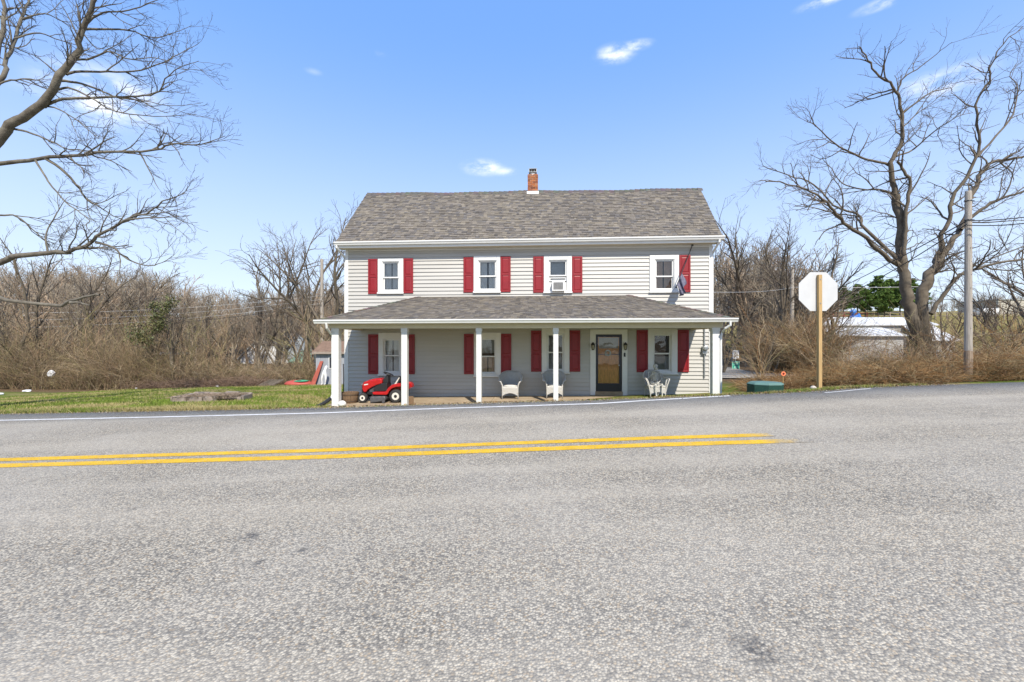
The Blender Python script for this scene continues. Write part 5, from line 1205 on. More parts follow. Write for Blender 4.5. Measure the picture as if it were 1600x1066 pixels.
add([(1527, 245), (1563, 205), (1584, 176), (1590, 135), (1578, 118), (1592, 95)], ZT + .2, .07, .01, 1.2)
add([(1453, 490), (1471, 465), (1487, 443), (1497, 432), (1521, 422), (1548, 413), (1600, 405), (1670, 395)], ZT - .2, .13, .035, -1.2)
add([(1521, 422), (1550, 404), (1600, 385), (1650, 360)], ZT - .6, .05, .015, -.6)
CFG = {'max': 4, 'tip': .0032, 1: dict(per=2.3, ang=(.5, 1.15), len=1.6, r=.032, n=6, wig=.20, up=.03), 2: dict(per=3.6, ang=(.5, 1.1), len=.8, r=.013, n=4, wig=.20, up=.04), 3: dict(per=4.4, ang=(.5, 1.1), len=.36, r=.0068, n=3, wig=.18, up=.03), 4: dict(per=3.0, ang=(.5, 1.0), len=.15, r=.0045, n=2, wig=.15, up=.0)}
CFG['max'] = 3
for i, (p_, r_) in enumerate(limbs): tr.sprout(p_, r_, 1, CFG, .55 if i in (0, 10) else .22)
bt = empty('twisted_tree', base); tag(bt, 'large bare twisted tree with twin trunks behind the thick utility pole', 'tree'); 
def shift_tree(tree, o):
    for l_ in tree.lv:
        for j, (p_, r_) in enumerate(tree.lv[l_]): tree.lv[l_][j] = ([q - o for q in p_], r_)
shift_tree(tr, base); build_tree('twisted_tree', tr, bt, M['bark'], M['twig'])
# shaggy ivy stems round its foot
iv = []
r5 = random.Random(5)
for k in range(160):
    th = r5.uniform(0, 6.28); x = .45 * math.cos(th); y = .45 * math.sin(th); pts = []; z_ = 0
    for j in range(5): pts.append((x * (1 - .1 * j) + r5.gauss(0, .1) - .05 * j * (1 if th > 3 else .2), y * (1 - .1 * j) + r5.gauss(0, .08), j * r5.uniform(.5, .8)))
    iv.append((pts, [.012, .010, .009, .007, .004]))
v, f, i = tubes(iv, 3); np_mesh('vine_stems', v, f, M['bark'], bt)

# maple whose limbs reach in from the left
tl = Tree(77); ZL = 11.5; limbs = []
tx = -15.6; bz = Gz(tx, ZL) - .3
tl.lv[0].append((spline([(tx, ZL, bz), (tx + .1, ZL, 1.5), (tx - .1, ZL + .1, 4), (tx + .15, ZL, 7), (tx, ZL, 10), (tx + .2, ZL, 13)], 16), [.50, .42, .40, .38, .36, .34, .33, .31, .29, .27, .25, .22, .2, .17, .14, .1, .06]))
def addl(pxs, r0, r1, bow=0., hook=None, dz=0.):
    P_ = list(pxs)
    if hook: P_ = [((tx) / ZL * FPX + 800, hook)] + P_
    limbs.append(traced(tl, P_, ZL + dz, r0, r1, bow))
addl([(-40, 262), (0, 216), (22, 191), (65, 163), (93, 124), (113, 93), (124, 59), (135, 31), (149, 0), (165, -50), (178, -100)], .19, .04, -.6, 310)
addl([(0, 257), (56, 249), (118, 244), (158, 238), (239, 235), (270, 225), (310, 226), (352, 213)], .085, .008, -1.6, 275)
addl([(70, 166), (93, 156), (135, 153), (180, 152), (220, 150), (248, 143), (260, 122), (285, 103), (310, 96)], .055, .007, -1.2)
addl([(103, 116), (121, 112), (169, 112), (214, 111), (253, 98), (285, 82), (312, 66)], .050, .007, 1.4)
addl([(96, 126), (124, 130), (155, 141), (183, 152), (225, 158), (270, 166), (318, 160)], .045, .006, 1.0)
addl([(90, 140), (110, 138), (140, 152), (175, 172), (215, 180), (260, 182), (305, 178)], .04, .006, -1.0)
addl([(22, 202), (48, 208), (82, 222), (107, 234), (127, 235), (150, 262)], .04, .006, -.8)
addl([(113, 93), (141, 92), (169, 81), (203, 93), (240, 90), (275, 100)], .04, .006, -1.2)
addl([(134, 46), (174, 46), (203, 48), (239, 59), (268, 53), (300, 40)], .04, .006, .8)
addl([(136, 36), (158, 21), (197, 17), (231, 6), (262, -6)], .04, .006, -.6)
addl([(128, 50), (150, 75), (166, 72), (170, 58)], .022, .005, .5)
addl([(65, 165), (90, 170), (120, 188), (150, 214), (156, 217)], .03, .006, -.5)
addl([(0, 126), (8, 101), (22, 65), (34, 28), (45, 0), (55, -40)], .09, .03, 1.8, 240, .8)
addl([(-20, 130), (0, 60), (6, 20), (2, -30)], .11, .05, 1.4, 200, .8)
addl([(0, 131), (28, 125), (53, 124), (75, 135), (98, 160)], .04, .007, 1.2, 180)
addl([(22, 60), (60, 52), (90, 62), (124, 72), (150, 84)], .03, .006, 1.5)
addl([(34, 30), (70, 22), (100, 34), (124, 32)], .03, .006, 1.2)
addl([(0, 411), (25, 400), (75, 396), (112, 392), (140, 381), (160, 365), (197, 344), (230, 330), (262, 311), (292, 300)], .115, .008, -1.8, 440)
addl([(197, 344), (225, 341), (270, 339), (300, 336)], .03, .005, -.8, None, -1.3)
addl([(150, 379), (175, 385), (195, 402), (225, 415), (250, 412), (272, 398)], .04, .006, -.6, None, -.8)
addl([(75, 396), (72, 366), (85, 340), (100, 315), (110, 306)], .032, .006, .6, None, -.4)
addl([(55, 250), (70, 275), (82, 292), (105, 318), (125, 332), (140, 345), (135, 352), (142, 366)], .032, .006, -.5, None, -.3)
addl([(72, 248), (100, 267), (120, 290), (135, 310), (160, 327), (190, 343), (215, 352)], .05, .007, .6, None, -.3)
addl([(0, 336), (27, 339), (50, 358), (70, 375), (78, 385)], .04, .008, .8, 340)
addl([(-30, 455), (0, 466), (30, 472), (92, 476), (110, 470), (130, 464), (157, 461)], .085, .03, -1.0, 430)
addl([(110, 473), (125, 473), (141, 478)], .045, .02, -.3, None, -.8)
CFL = {'max': 3, 'tip': .0028, 1: dict(per=2.8, ang=(.35, .95), len=1.05, r=.022, n=6, wig=.16, up=.035), 2: dict(per=5.0, ang=(.4, 1.0), len=.55, r=.0095, n=4, wig=.17, up=.06), 3: dict(per=6.5, ang=(.4, 1.0), len=.20, r=.0048, n=3, wig=.15, up=.06)}
for i, (p_, r_) in enumerate(limbs):
    if i < len(limbs) - 2: tl.sprout(p_, r_, 1, CFL, .45 if i == 0 else .3)
ml_ = empty('maple_tree', (tx, ZL, bz)); tag(ml_, 'large bare tree whose limbs reach into the picture over the lawn', 'tree'); shift_tree(tl, Vector((tx, ZL, bz)))
build_tree('maple_tree', tl, ml_, M['lichen'], M['twigleft'])

# ------------------------------------------------------------------ background trees (shared meshes)
def grown(seed, kind):
    t = Tree(seed); r_ = t.r
    if kind == 'spread':
        H = 9.; p, q = t.limb((0, 0, -.3), (0, 0, 1), 3.4, .20, .13, 6, .05, .12, 0)
        for k in range(6):
            th = k * 2.4 + r_.random(); a = r_.uniform(.35, .8); pt = p[3 + k % 4]
            l_, lr = t.limb(pt, (math.cos(th) * math.sin(a), math.sin(th) * math.sin(a), math.cos(a)), r_.uniform(4.2, 6.2), .095, .014, 9, .11, .05, 0)
            t.sprout(l_, lr, 1, CB, .2)
    elif kind == 'slender':
        p, q = t.limb((0, 0, -.3), (r_.uniform(-.1, .1), 0, 1), 9.6, .15, .015, 16, .06, .05, 0); t.sprout(p, q, 1, {**CB, 1: dict(CB[1], len=2.2, ang=(.4, .8), per=2.2)}, .3)
    elif kind == 'fork':
        p, q = t.limb((0, 0, -.3), (0, 0, 1), 4.2, .19, .13, 7, .07, .08, 0)
        for k in range(4):
            th = k * 1.7 + r_.random(); a = r_.uniform(.12, .42); l_, lr = t.limb(p[4 + k % 3], (math.cos(th) * math.sin(a), math.sin(th) * math.sin(a), math.cos(a)), r_.uniform(4.5, 6.4), .085, .012, 10, .08, .04, 0); t.sprout(l_, lr, 1, CB, .3)
    else:   # tangled
        for k in range(4):
            th = k * 1.6 + r_.random(); a = r_.uniform(.1, .4); p, q = t.limb((math.cos(th) * .2, math.sin(th) * .2, -.3), (math.cos(th) * math.sin(a), math.sin(th) * math.sin(a), math.cos(a)), r_.uniform(6, 9), .10, .012, 12, .14, .05, 0); t.sprout(p, q, 1, CB, .18)
    return t
CB = {'max': 3, 'tip': .005, 1: dict(per=2.3, ang=(.4, .95), len=1.7, r=.035, n=5, wig=.15, up=.05, cap=16), 2: dict(per=2.9, ang=(.4, .9), len=.8, r=.015, n=4, wig=.16, up=.06, cap=8), 3: dict(per=3.4, ang=(.4, .9), len=.38, r=.0085, n=2, wig=.14, up=.05, cap=4)}
VAR = []
for sd_i, kd in ((1, 'spread'), (2, 'spread'), (3, 'slender'), (4, 'fork'), (5, 'fork'), (6, 'tangle'), (7, 'tangle'), (8, 'slender')):
    t = grown(100 + sd_i, kd); d = {}
    for nm, lv in (('trunk', (0, 1)), ('crown', (2, 3))):
        parts = []
        for l_ in lv:
            if t.lv[l_]: v, f, i = tubes([([tuple(q) for q in p], r_) for p, r_ in t.lv[l_]], (6, 4, 3, 3)[l_]); parts.append((v, f, None))
        v, f, _ = merge(parts); d[nm] = (v, f)
    d['h'] = d['crown'][0][:, 2].max(); d['kind'] = kd
    for nm, m_ in (('trunk', M['bark']), ('crown', M['twig'])):
        o = np_mesh(nm, *d[nm], m_, None, smooth=True); d[nm + '_me'] = o.data; bpy.data.objects.remove(o)
    VAR.append(d)
def bgtree(px, Z, top, var, label, rz=0., lean=0.):
    p = onG(px, Z); h = EYE + (533 - top) / FPX * Z - p.z; d = VAR[var]; s_ = h / d['h']
    o = empty('bare_tree', p, rz); o.scale = (s_, s_, s_); o.rotation_euler = (0, lean, rz); tag(o, label, 'tree', 'bare trees behind the house')
    for nm in ('trunk', 'crown'):
        c_ = bpy.data.objects.new(nm, d[nm + '_me']); link(c_, o)
    return o
BG = [(527, 31, 318, 0, 'spreading bare tree rising behind the roof corner beside the lawn'),
      (474, 35, 322, 3, 'tall forked bare tree between the pale pole and the house'), (432, 36, 326, 4, 'thin tall forked bare tree with long upright stems over the thicket'),
      (402, 34, 428, 5, 'short tangled bare tree left of the thin tall forked one'), (455, 31, 430, 6, 'low tangled bare tree in front of the tall forked one'),
      (318, 40, 440, 2, 'slender bare tree in the dip of the skyline'), (232, 44, 418, 1, 'broad bare tree on the skyline above the ivy-clad tree'),
      (40, 29, 318, 6, 'tangled bare tree showing through the maple limbs at the picture edge'), (96, 33, 372, 5, 'tangled bare tree with pale stems under the low maple limb'),
      (160, 40, 432, 0, 'spreading bare tree under the tip of the lowest maple limb'), (285, 33, 470, 6, 'low tangled bare tree right of the ivy-clad tree'),
      (1124, 27, 385, 5, 'tangled bare tree close against the house corner'), (1172, 36, 322, 1, 'tall spreading bare tree just right of the house'), (1186, 37, 385, 6, 'tangled bare tree behind the speed limit sign'),
      (1214, 30, 330, 3, 'forked bare tree left of the slim utility pole'), (1262, 33, 345, 0, 'spreading bare tree between the slim pole and the stop sign'), (1200, 23, 440, 6, 'low vine-hung tree at the bank'),
      (1300, 36, 395, 4, 'forked bare tree behind the edge of the stop sign'), (1545, 25, 440, 6, 'tangled low tree to the right of the thick pole'), (1580, 21, 400, 5, 'tangled bare tree at the picture edge beyond the thick pole'),
      (1600, 18.5, 430, 6, 'tangled vine-hung tree filling the picture edge'), (1560, 30, 420, 0, 'small spreading tree between the thick pole and the warehouse'), (1478, 24, 455, 6, 'low tangle at the foot of the twin trunk'), (1240, 27, 400, 5, 'tangled tree wrapped round the slim pole'), (1482, 27, 440, 2, 'slender bare tree between the twin trunk and the thick pole'), (1640, 20, 330, 1, 'spreading bare tree reaching in past the picture edge')]
for k, (px, Z, top, v_, lb) in enumerate(BG): bgtree(px, Z, top, v_, lb, rz=k * 1.3)
# ivy-clad leaning tree
it = bgtree(268, 27.5, 455, 4, 'bare tree with ivy climbing its leaning stems in the thicket', 2.1, .0); it['group'] = 'trees in the thicket'
lv = []; r6 = random.Random(6)
def leafcloud(centers, n, sz, pal, seed):
    rg = np.random.default_rng(seed); C_ = np.array([centers[i] for i in rg.integers(0, len(centers), n)]); C_ = C_[:, :3] + rg.normal(0, 1, (n, 3)) * C_[:, 3:4]
    a = rg.normal(0, 1, (n, 3)); a /= np.linalg.norm(a, axis=1, keepdims=True); b_ = np.cross(a, rg.normal(0, 1, (n, 3))); b_ /= np.linalg.norm(b_, axis=1, keepdims=True) + 1e-9
    s_ = sz * rg.uniform(.6, 1.3, (n, 1)); V = np.stack([C_ - a * s_, C_ - b_ * s_ * .6, C_ + a * s_, C_ + b_ * s_ * .6], 1).reshape(-1, 3); F = np.arange(n * 4).reshape(-1, 4)
    pal = np.array(pal); c = pal[rg.integers(0, len(pal), n)] * rg.uniform(.7, 1.25, (n, 1)); return V, F, c
cen = []
for (px, py, rr) in ((242, 478, .14), (243, 492, .18), (243, 505, .2), (244, 515, .2), (256, 484, .2), (262, 478, .22), (268, 470, .2), (254, 498, .22), (250, 510, .22), (218, 516, .3), (222, 524, .34), (214, 528, .25), (228, 530, .2)):
    q = T(px, py, 27.2); cen.append((q.x, q.y, q.z, rr))
o0 = it.location; s0 = it.scale[0]
V, F, c = leafcloud(cen, 2600, .06, [(.10, .12, .03), (.16, .16, .05), (.20, .17, .07), (.07, .09, .025)], 3)
rot = np.array(Matrix.Rotation(-2.1, 3, 'Z')); V = ((V - np.array(o0)) @ rot.T) / s0
np_mesh('ivy', V, F, M['leaf'], it, c)

# ------------------------------------------------------------------ woods far off (one mass), thickets, grass
def instmerge(spots, variants, seed, decimate=None):
    rg = random.Random(seed); parts = []
    for (x, y, h) in spots:
        d = rg.choice(variants); th = rg.uniform(0, 6.28); s_ = h / d['h']; c_, s2 = math.cos(th), math.sin(th); Rm = np.array([[c_, -s2, 0], [s2, c_, 0], [0, 0, 1]])
        tint = np.array(rg.choice([(.33, .275, .205), (.39, .33, .25), (.27, .225, .17), (.40, .30, .21)])) * rg.uniform(.85, 1.15)
        for nm in ('trunk', 'crown'):
            v, f = d[nm]; v2 = (v @ Rm.T) * np.array([s_ * 1.1, s_ * 1.1, s_]) + np.array([x, y, Gz(x, y)]); parts.append((v2, f, np.tile(tint, (len(f), 1))))
    return merge(parts)
LIGHT = []
CBL = {'max': 2, 'tip': .02, 1: dict(per=2.0, ang=(.35, .9), len=2.0, r=.05, n=3, wig=.12, up=.06, cap=15), 2: dict(per=2.4, ang=(.4, .9), len=1.15, r=.028, n=2, wig=.14, up=.06, cap=6)}
for s_ in range(5):
    t = Tree(300 + s_); p, q = t.limb((0, 0, -.3), (0, 0, 1), 9.5, .16, .03, 7, .07, .05, 0)
    for k in range(5):
        th = k * 2.4 + t.r.random(); a = t.r.uniform(.3, .75); l_, lr = t.limb(p[2 + k % 4], (math.cos(th) * math.sin(a), math.sin(th) * math.sin(a), math.cos(a)), t.r.uniform(3.5, 5.5), .08, .02, 4, .1, .05, 0); t.sprout(l_, lr, 1, CBL, .15)
    t.sprout(p, q, 1, CBL, .35); d = {}
    for nm, lvv in (('trunk', (0,)), ('crown', (1, 2))):
        v, f, _ = merge([(*tubes([([tuple(q) for q in p_], r_) for p_, r_ in t.lv[l_]], (4, 3, 3)[l_])[:2], None) for l_ in lvv]); d[nm] = (v, f)
    d['h'] = d['crown'][0][:, 2].max(); LIGHT.append(d)
rw = random.Random(12); spots = []
for k in range(230):      # wooded slope behind the lawn and the house
    y = rw.uniform(44, 125) if k % 3 else rw.uniform(40, 62); px = rw.uniform(-60, 620); x = (px - 800) / FPX * y
    top = np.interp(px, [-60, 80, 230, 330, 420, 620], [400, 408, 408, 446, 440, 425]) + rw.uniform(0, 30); h = EYE + (533 - top) / FPX * y - Gz(x, y)
    spots.append((x, y, float(np.clip(h, 4.5, 15))))
for k in range(60):      # and behind the house corner
    y = rw.uniform(34, 62); px = rw.uniform(1080, 1285); x = (px - 800) / FPX * y; top = np.interp(px, [1080, 1180, 1260, 1330], [370, 352, 385, 440]) + rw.uniform(0, 70); h = EYE + (533 - top) / FPX * y - Gz(x, y)
    if abs(x - np.interp(y, [28, 36, 46, 62], [13.6, 16, 19, 22])) > 2.0: spots.append((x, y, float(np.clip(h, 4, 14))))
V, F, c = instmerge(spots, LIGHT, 4); tag(np_mesh('woods', V, F, M['stem'], None, c), 'brown leafless wood covering the slope behind the lawn', 'woods', None, 'stuff')
spots = []
for k in range(90):
    y = rw.uniform(120, 170); px = rw.uniform(1120, 1720) if k % 2 else rw.uniform(1420, 1720); x = (px - 800) / FPX * y; top = 462 + rw.uniform(-10, 20); h = EYE + (533 - top) / FPX * y - Gz(x, y); spots.append((x, y, float(np.clip(h, 4, 12))))
V, F, c = instmerge(spots, LIGHT, 8); tag(np_mesh('woods', V, F, M['stem'], None, c), 'grey leafless tree line along the far field', 'woods', None, 'stuff')

def stems(n, gen, pal, seed, sides=3):
    """gen(rg, k) -> (x, y, length, lean, curve, radius); thin arching stems with a few side shoots"""
    rg = random.Random(seed); polys = []; cols = []
    for k in range(n):
        x, y, l_, lean, droop, r_, shoots = gen(rg, k); th = rg.uniform(0, 6.28); d = Vector((math.cos(th) * lean, math.sin(th) * lean, 1)).normalized(); p = Vector((x, y, Gz(x, y) - .05)); pts = [p.copy()]
        c_ = np.array(rg.choice(pal)) * rg.uniform(.7, 1.3)
        for j in range(4): d = (d + Vector((rg.gauss(0, .16) + math.cos(th) * droop * .3 * j, rg.gauss(0, .16) + math.sin(th) * droop * .3 * j, -droop * .32 * j))).normalized(); p = p + d * l_ / 4; p.z = max(p.z, Gz(p.x, p.y) + .03); pts.append(p.copy())
        polys.append(([tuple(q) for q in pts], [r_, r_ * .85, r_ * .7, r_ * .5, r_ * .3])); cols.append(c_)
        for s_ in range(shoots):
            i = rg.randint(1, 3); q = pts[i].lerp(pts[i + 1], rg.random()); dd = (d * .6 + Vector((rg.gauss(0, .7), rg.gauss(0, .7), rg.uniform(.0, .9)))).normalized(); ll = l_ * rg.uniform(.15, .38); m_ = q + dd * ll * .5 + Vector((rg.gauss(0, .04), rg.gauss(0, .04), 0)) * ll
            polys.append(([tuple(q), tuple(m_), tuple(q + dd * ll + Vector((0, 0, rg.uniform(-.1, .15) * ll)))], [r_ * .5, r_ * .42, r_ * .25])); cols.append(c_ * rg.uniform(.85, 1.2))
    V, F, I = tubes(polys, sides); return V, F, np.array(cols)[I]
TAN = [(.40, .30, .18), (.30, .22, .13), (.48, .38, .25), (.21, .155, .10), (.35, .27, .15), (.29, .25, .12), (.38, .26, .165), (.14, .10, .07)]
RUST = [(.33, .185, .075), (.26, .14, .06), (.39, .235, .105), (.30, .19, .095), (.19, .11, .055), (.44, .32, .18)]
def g_left(rg, k):
    y = 26.8 + abs(rg.gauss(0, 2.2)); px = rg.uniform(-60, 505); x = (px - 800) / FPX * y; nn_ = mnoise.noise(Vector((x * .45, y * .3, 0))); hh = 2.2 + 3.2 * nn_
    if 338 < px < 462 or 470 < px < 496: hh = min(hh, 1.0 + .5 * rg.random()); nn_ = 0
    if k % 14 == 0 and not 345 < px < 455: return x, y + 1.2, rg.uniform(3.0, 5.5), rg.uniform(.0, .25), rg.uniform(-.05, .1), .024, 7
    return x, y, max(.6, hh * rg.uniform(.5, 1.5)), rg.uniform(.1, .8), rg.uniform(.0, .7), .010, 6
V, F, c = stems(4600, g_left, TAN, 51); tag(np_mesh('thicket', V, F, M['stem'], None, c), 'tall tan thicket of bare stems along the back of the lawn', 'thicket', None, 'stuff')
def g_pile(rg, k):
    y = 26.2 + rg.gauss(0, .5); px = rg.uniform(225, 420); x = (px - 800) / FPX * y; return x, y, rg.uniform(.6, 1.7), rg.uniform(.6, 1.8), rg.uniform(.5, 1.1), .012, 3
V, F, c = stems(900, g_pile, [(.27, .19, .135), (.22, .15, .105), (.18, .12, .085)], 52); tag(np_mesh('brush_heap', V, F, M['stem'], None, c), 'low tangle of arching pinkish-brown canes at the lawn edge', 'brush', None, 'stuff')
def g_mid(rg, k):
    y = rg.uniform(16.5, 29); px = rg.uniform(1128, 1296); x = (px - 800) / FPX * y; return x, y, rg.uniform(.8, 3.0) * (1.25 if px > 1180 else .7), rg.uniform(.1, .6), rg.uniform(.1, .6), .011, 5
def ok_mid(rg, k):
    while True:
        g_ = g_mid(rg, k)
        pp_ = 800 + g_[0] / g_[1] * FPX
        if 1120 < pp_ < 1186 and (g_[2] > .3 or pp_ > 1135): continue
        if abs(g_[0] - np.interp(g_[1], [17.5, 20, 23, 28, 36], [12.5, 11.9, 12.2, 13.6, 16.])) > 2.6 and abs(g_[0] - 17.3) + abs(g_[1] - 32) > 1: return g_
V, F, c = stems(2600, ok_mid, TAN + RUST, 53); tag(np_mesh('thicket', V, F, M['stem'], None, c), 'brown brush between the house corner and the stop sign', 'thicket', None, 'stuff')
def g_front(rg, k):
    px = rg.uniform(1288, 1690); y = (10.0 if px > 1330 else 10.8) + abs(rg.gauss(0, 1.6)); x = (px - 800) / FPX * y; hh = .70 + .4 * mnoise.noise(Vector((x * .9, y * .5, 4)))
    if 1494 < px < 1532: y = max(y, 10.7)
    return (px - 800) / FPX * y, y, max(.45, hh * rg.uniform(.6, 1.6)), rg.uniform(.3, 1.3), rg.uniform(.4, 1.1), .006, 4
V, F, c = stems(7500, g_front, RUST + [(.30, .235, .13), (.26, .20, .10)], 54); tag(np_mesh('brambles', V, F, M['stem'], None, c), 'rust brown tangle of brambles right behind the road edge', 'brambles', None, 'stuff')
def g_bank(rg, k):
    px = rg.uniform(1170, 1310); y = rg.uniform(11.2, 15.5); x = (px - 800) / FPX * y; return x, y, rg.uniform(.35, .95), rg.uniform(.3, 1.3), rg.uniform(.4, 1.2), .006, 3
V, F, c = stems(2600, g_bank, RUST, 55); tag(np_mesh('brambles', V, F, M['stem'], None, c), 'low brown bramble bank behind the green tank cover', 'brambles', None, 'stuff')
def g_tall(rg, k):
    px = rg.uniform(1425, 1690); y = rg.uniform(12.5, 20); x = (px - 800) / FPX * y; return x, y, rg.uniform(1.0, 3.0), rg.uniform(.1, .6), rg.uniform(.1, .7), .008, 6
V, F, c = stems(420, g_tall, TAN + RUST, 56); tag(np_mesh('thicket', V, F, M['stem'], None, c), 'taller thin brush around the twin-trunk tree and thick pole', 'thicket', None, 'stuff')
def g_barn(rg, k):
    px = rg.uniform(1312, 1450); y = rg.uniform(12., 17); x = (px - 800) / FPX * y; return x, y, rg.uniform(.7, 1.75), rg.uniform(.1, .7), rg.uniform(.1, .8), .006, 6
V, F, c = stems(520, g_barn, TAN + RUST, 58); tag(np_mesh('thicket', V, F, M['stem'], None, c), 'thin twiggy brush in front of the white barn', 'thicket', None, 'stuff')
# dry stalks in the raised bed
def g_bed(rg, k):
    return bx_ + rg.uniform(-.95, .85), bz_ + rg.uniform(-.48, .5), rg.uniform(.10, .34), rg.uniform(.4, 2.5), rg.uniform(.4, 1.2), .006, 2
V, F, c = stems(900, g_bed, [(.34, .26, .19), (.26, .19, .14), (.40, .32, .23)], 57); V = V - np.array(bed.location) + np.array([0, 0, .13]); rot = np.array(Matrix.Rotation(-.04, 3, 'Z')); np_mesh('dry_stalks', V @ rot.T, F, M['stem'], bed, c)['kind'] = 'stuff'

# lawn grass
def grass(n, xr, yf, hr, seed, pal_g, pal_s, name, label, strawbias=0., wide=1.5):
    rg = np.random.default_rng(seed); X = rg.uniform(*xr, n); Y = yf(rg, X)
    nv = np.array([mnoise.noise(Vector((x * .55, y * .55, 9.))) + .5 * mnoise.noise(Vector((x * 1.7, y * 1.7, 2.))) for x, y in zip(X, Y)]); Zg = G(X, Y) - .01
    th = rg.uniform(0, 6.28, n); h = rg.uniform(*hr, n); w_ = rg.uniform(.0035, .008, n) * wide; ln = rg.normal(0, .5, (n, 2)) * h[:, None]
    B = np.stack([X, Y, Zg], 1); dx = np.stack([np.cos(th) * w_, np.sin(th) * w_, np.zeros(n)], 1); tip = B + np.stack([ln[:, 0], ln[:, 1], h], 1)
    V = np.stack([B - dx, B + dx, tip], 1).reshape(-1, 3); F = np.arange(n * 3).reshape(-1, 3); straw = (nv + rg.normal(0, .22, n) + strawbias) > .08
    pg, ps = np.array(pal_g), np.array(pal_s); c = np.where(straw[:, None], ps[rg.integers(0, len(ps), n)], pg[rg.integers(0, len(pg), n)]) * rg.uniform(.75, 1.25, (n, 1))
    tag(np_mesh(name, V, F, M['grass'], None, c), label, 'grass', None, 'stuff')
PG = [(.145, .215, .028), (.19, .25, .038), (.23, .265, .058), (.11, .17, .022)]; PS = [(.38, .31, .14), (.31, .26, .10), (.44, .37, .18)]
grass(120000, (-24, -5.4), lambda rg, X: edgeY(X) + .05 + rg.beta(1, 1.7, len(X)) * 16.5, (.035, .085), 61, PG, PS, 'grass', 'green and straw-coloured lawn grass left of the house')
grass(16000, (-16, -5.2), lambda rg, X: edgeY(X) + rg.uniform(-.02, .22, len(X)), (.05, .13), 62, PG, PS, 'grass', 'longer pale grass along the edge of the road', .3, .9)
grass(15000, (5.4, 9.2), lambda rg, X: edgeY(X) + .03 + rg.beta(1, 1.5, len(X)) * 2.6, (.03, .08), 63, PG, PS, 'grass', 'grass strip round the tank cover and stop sign', .1, .8)
grass(3500, (3.2, 6.2), lambda rg, X: edgeY(X) + .03 + rg.uniform(0, .8, len(X)), (.02, .06), 64, PG, PS, 'grass', 'sparse grass between the road and the porch end', .1, .7)
grass(1300, (-5.4, 3.2), lambda rg, X: edgeY(X) + rg.uniform(-.01, .35, len(X)), (.015, .05), 65, PG, PS, 'grass', 'thin weeds along the road in front of the porch', .3, .6)
# dead leaves along the road edge and on the porch
rg = np.random.default_rng(5); n = 1500; X = np.concatenate([rg.uniform(-5.6, 5.2, 900), rg.uniform(5.2, 9.5, 600)]); Y = edgeY(X) + np.abs(rg.normal(0, .22, n)) + .03; C_ = np.stack([X, Y, G(X, Y) + .015], 1)
a = rg.normal(0, 1, (n, 3)) * np.array([1, 1, .35]); a /= np.linalg.norm(a, axis=1, keepdims=True); b_ = np.cross(a, rg.normal(0, .3, (n, 3)) + np.array([0, 0, 1])); b_ /= np.linalg.norm(b_, axis=1, keepdims=True); s_ = rg.uniform(.012, .035, (n, 1))
V = np.stack([C_ - a * s_, C_ - b_ * s_ * .6, C_ + a * s_, C_ + b_ * s_ * .6], 1).reshape(-1, 3); pal = np.array([(.22, .13, .06), (.15, .09, .05), (.30, .20, .11), (.10, .065, .04)]); c = pal[rg.integers(0, 4, n)] * rg.uniform(.7, 1.3, (n, 1))
tag(np_mesh('leaf_litter', V, np.arange(n * 4).reshape(-1, 4), M['litterleaf'], None, c), 'dead brown leaves along the road edge', 'leaf litter', None, 'stuff')

# loose grit washed along the ragged road edge
rg = np.random.default_rng(15); n = 5200; X = rg.uniform(-14, 9.6, n); off = rg.normal(.02, .10, n); Y = edgeY(X) + off; zg = np.where(off < 0, roadz(X), G(X, Y) - .01); r_ = rg.uniform(.004, .017, n); D_ = np.array([(1, 0, 0), (-1, 0, 0), (0, 1, 0), (0, -1, 0), (0, 0, .8), (0, 0, -.8)])
V = np.stack([X, Y, zg + r_ * .4], 1)[:, None, :] + D_[None] * (r_[:, None, None] * rg.uniform(.6, 1.2, (n, 6, 1))); F6 = np.array([(0, 2, 4), (2, 1, 4), (1, 3, 4), (3, 0, 4), (2, 0, 5), (1, 2, 5), (3, 1, 5), (0, 3, 5)])
F = (np.arange(n)[:, None, None] * 6 + F6[None]).reshape(-1, 3); pal = np.array([(.30, .27, .23), (.20, .18, .155), (.40, .36, .30), (.24, .17, .11)]); c = np.repeat(pal[rg.integers(0, 4, n)] * rg.uniform(.7, 1.2, (n, 1)), 8, axis=0)
tag(np_mesh('gravel', V.reshape(-1, 3), F, M['litterleaf'], None, c), 'loose grit along the ragged edge of the road', 'gravel', None, 'stuff')

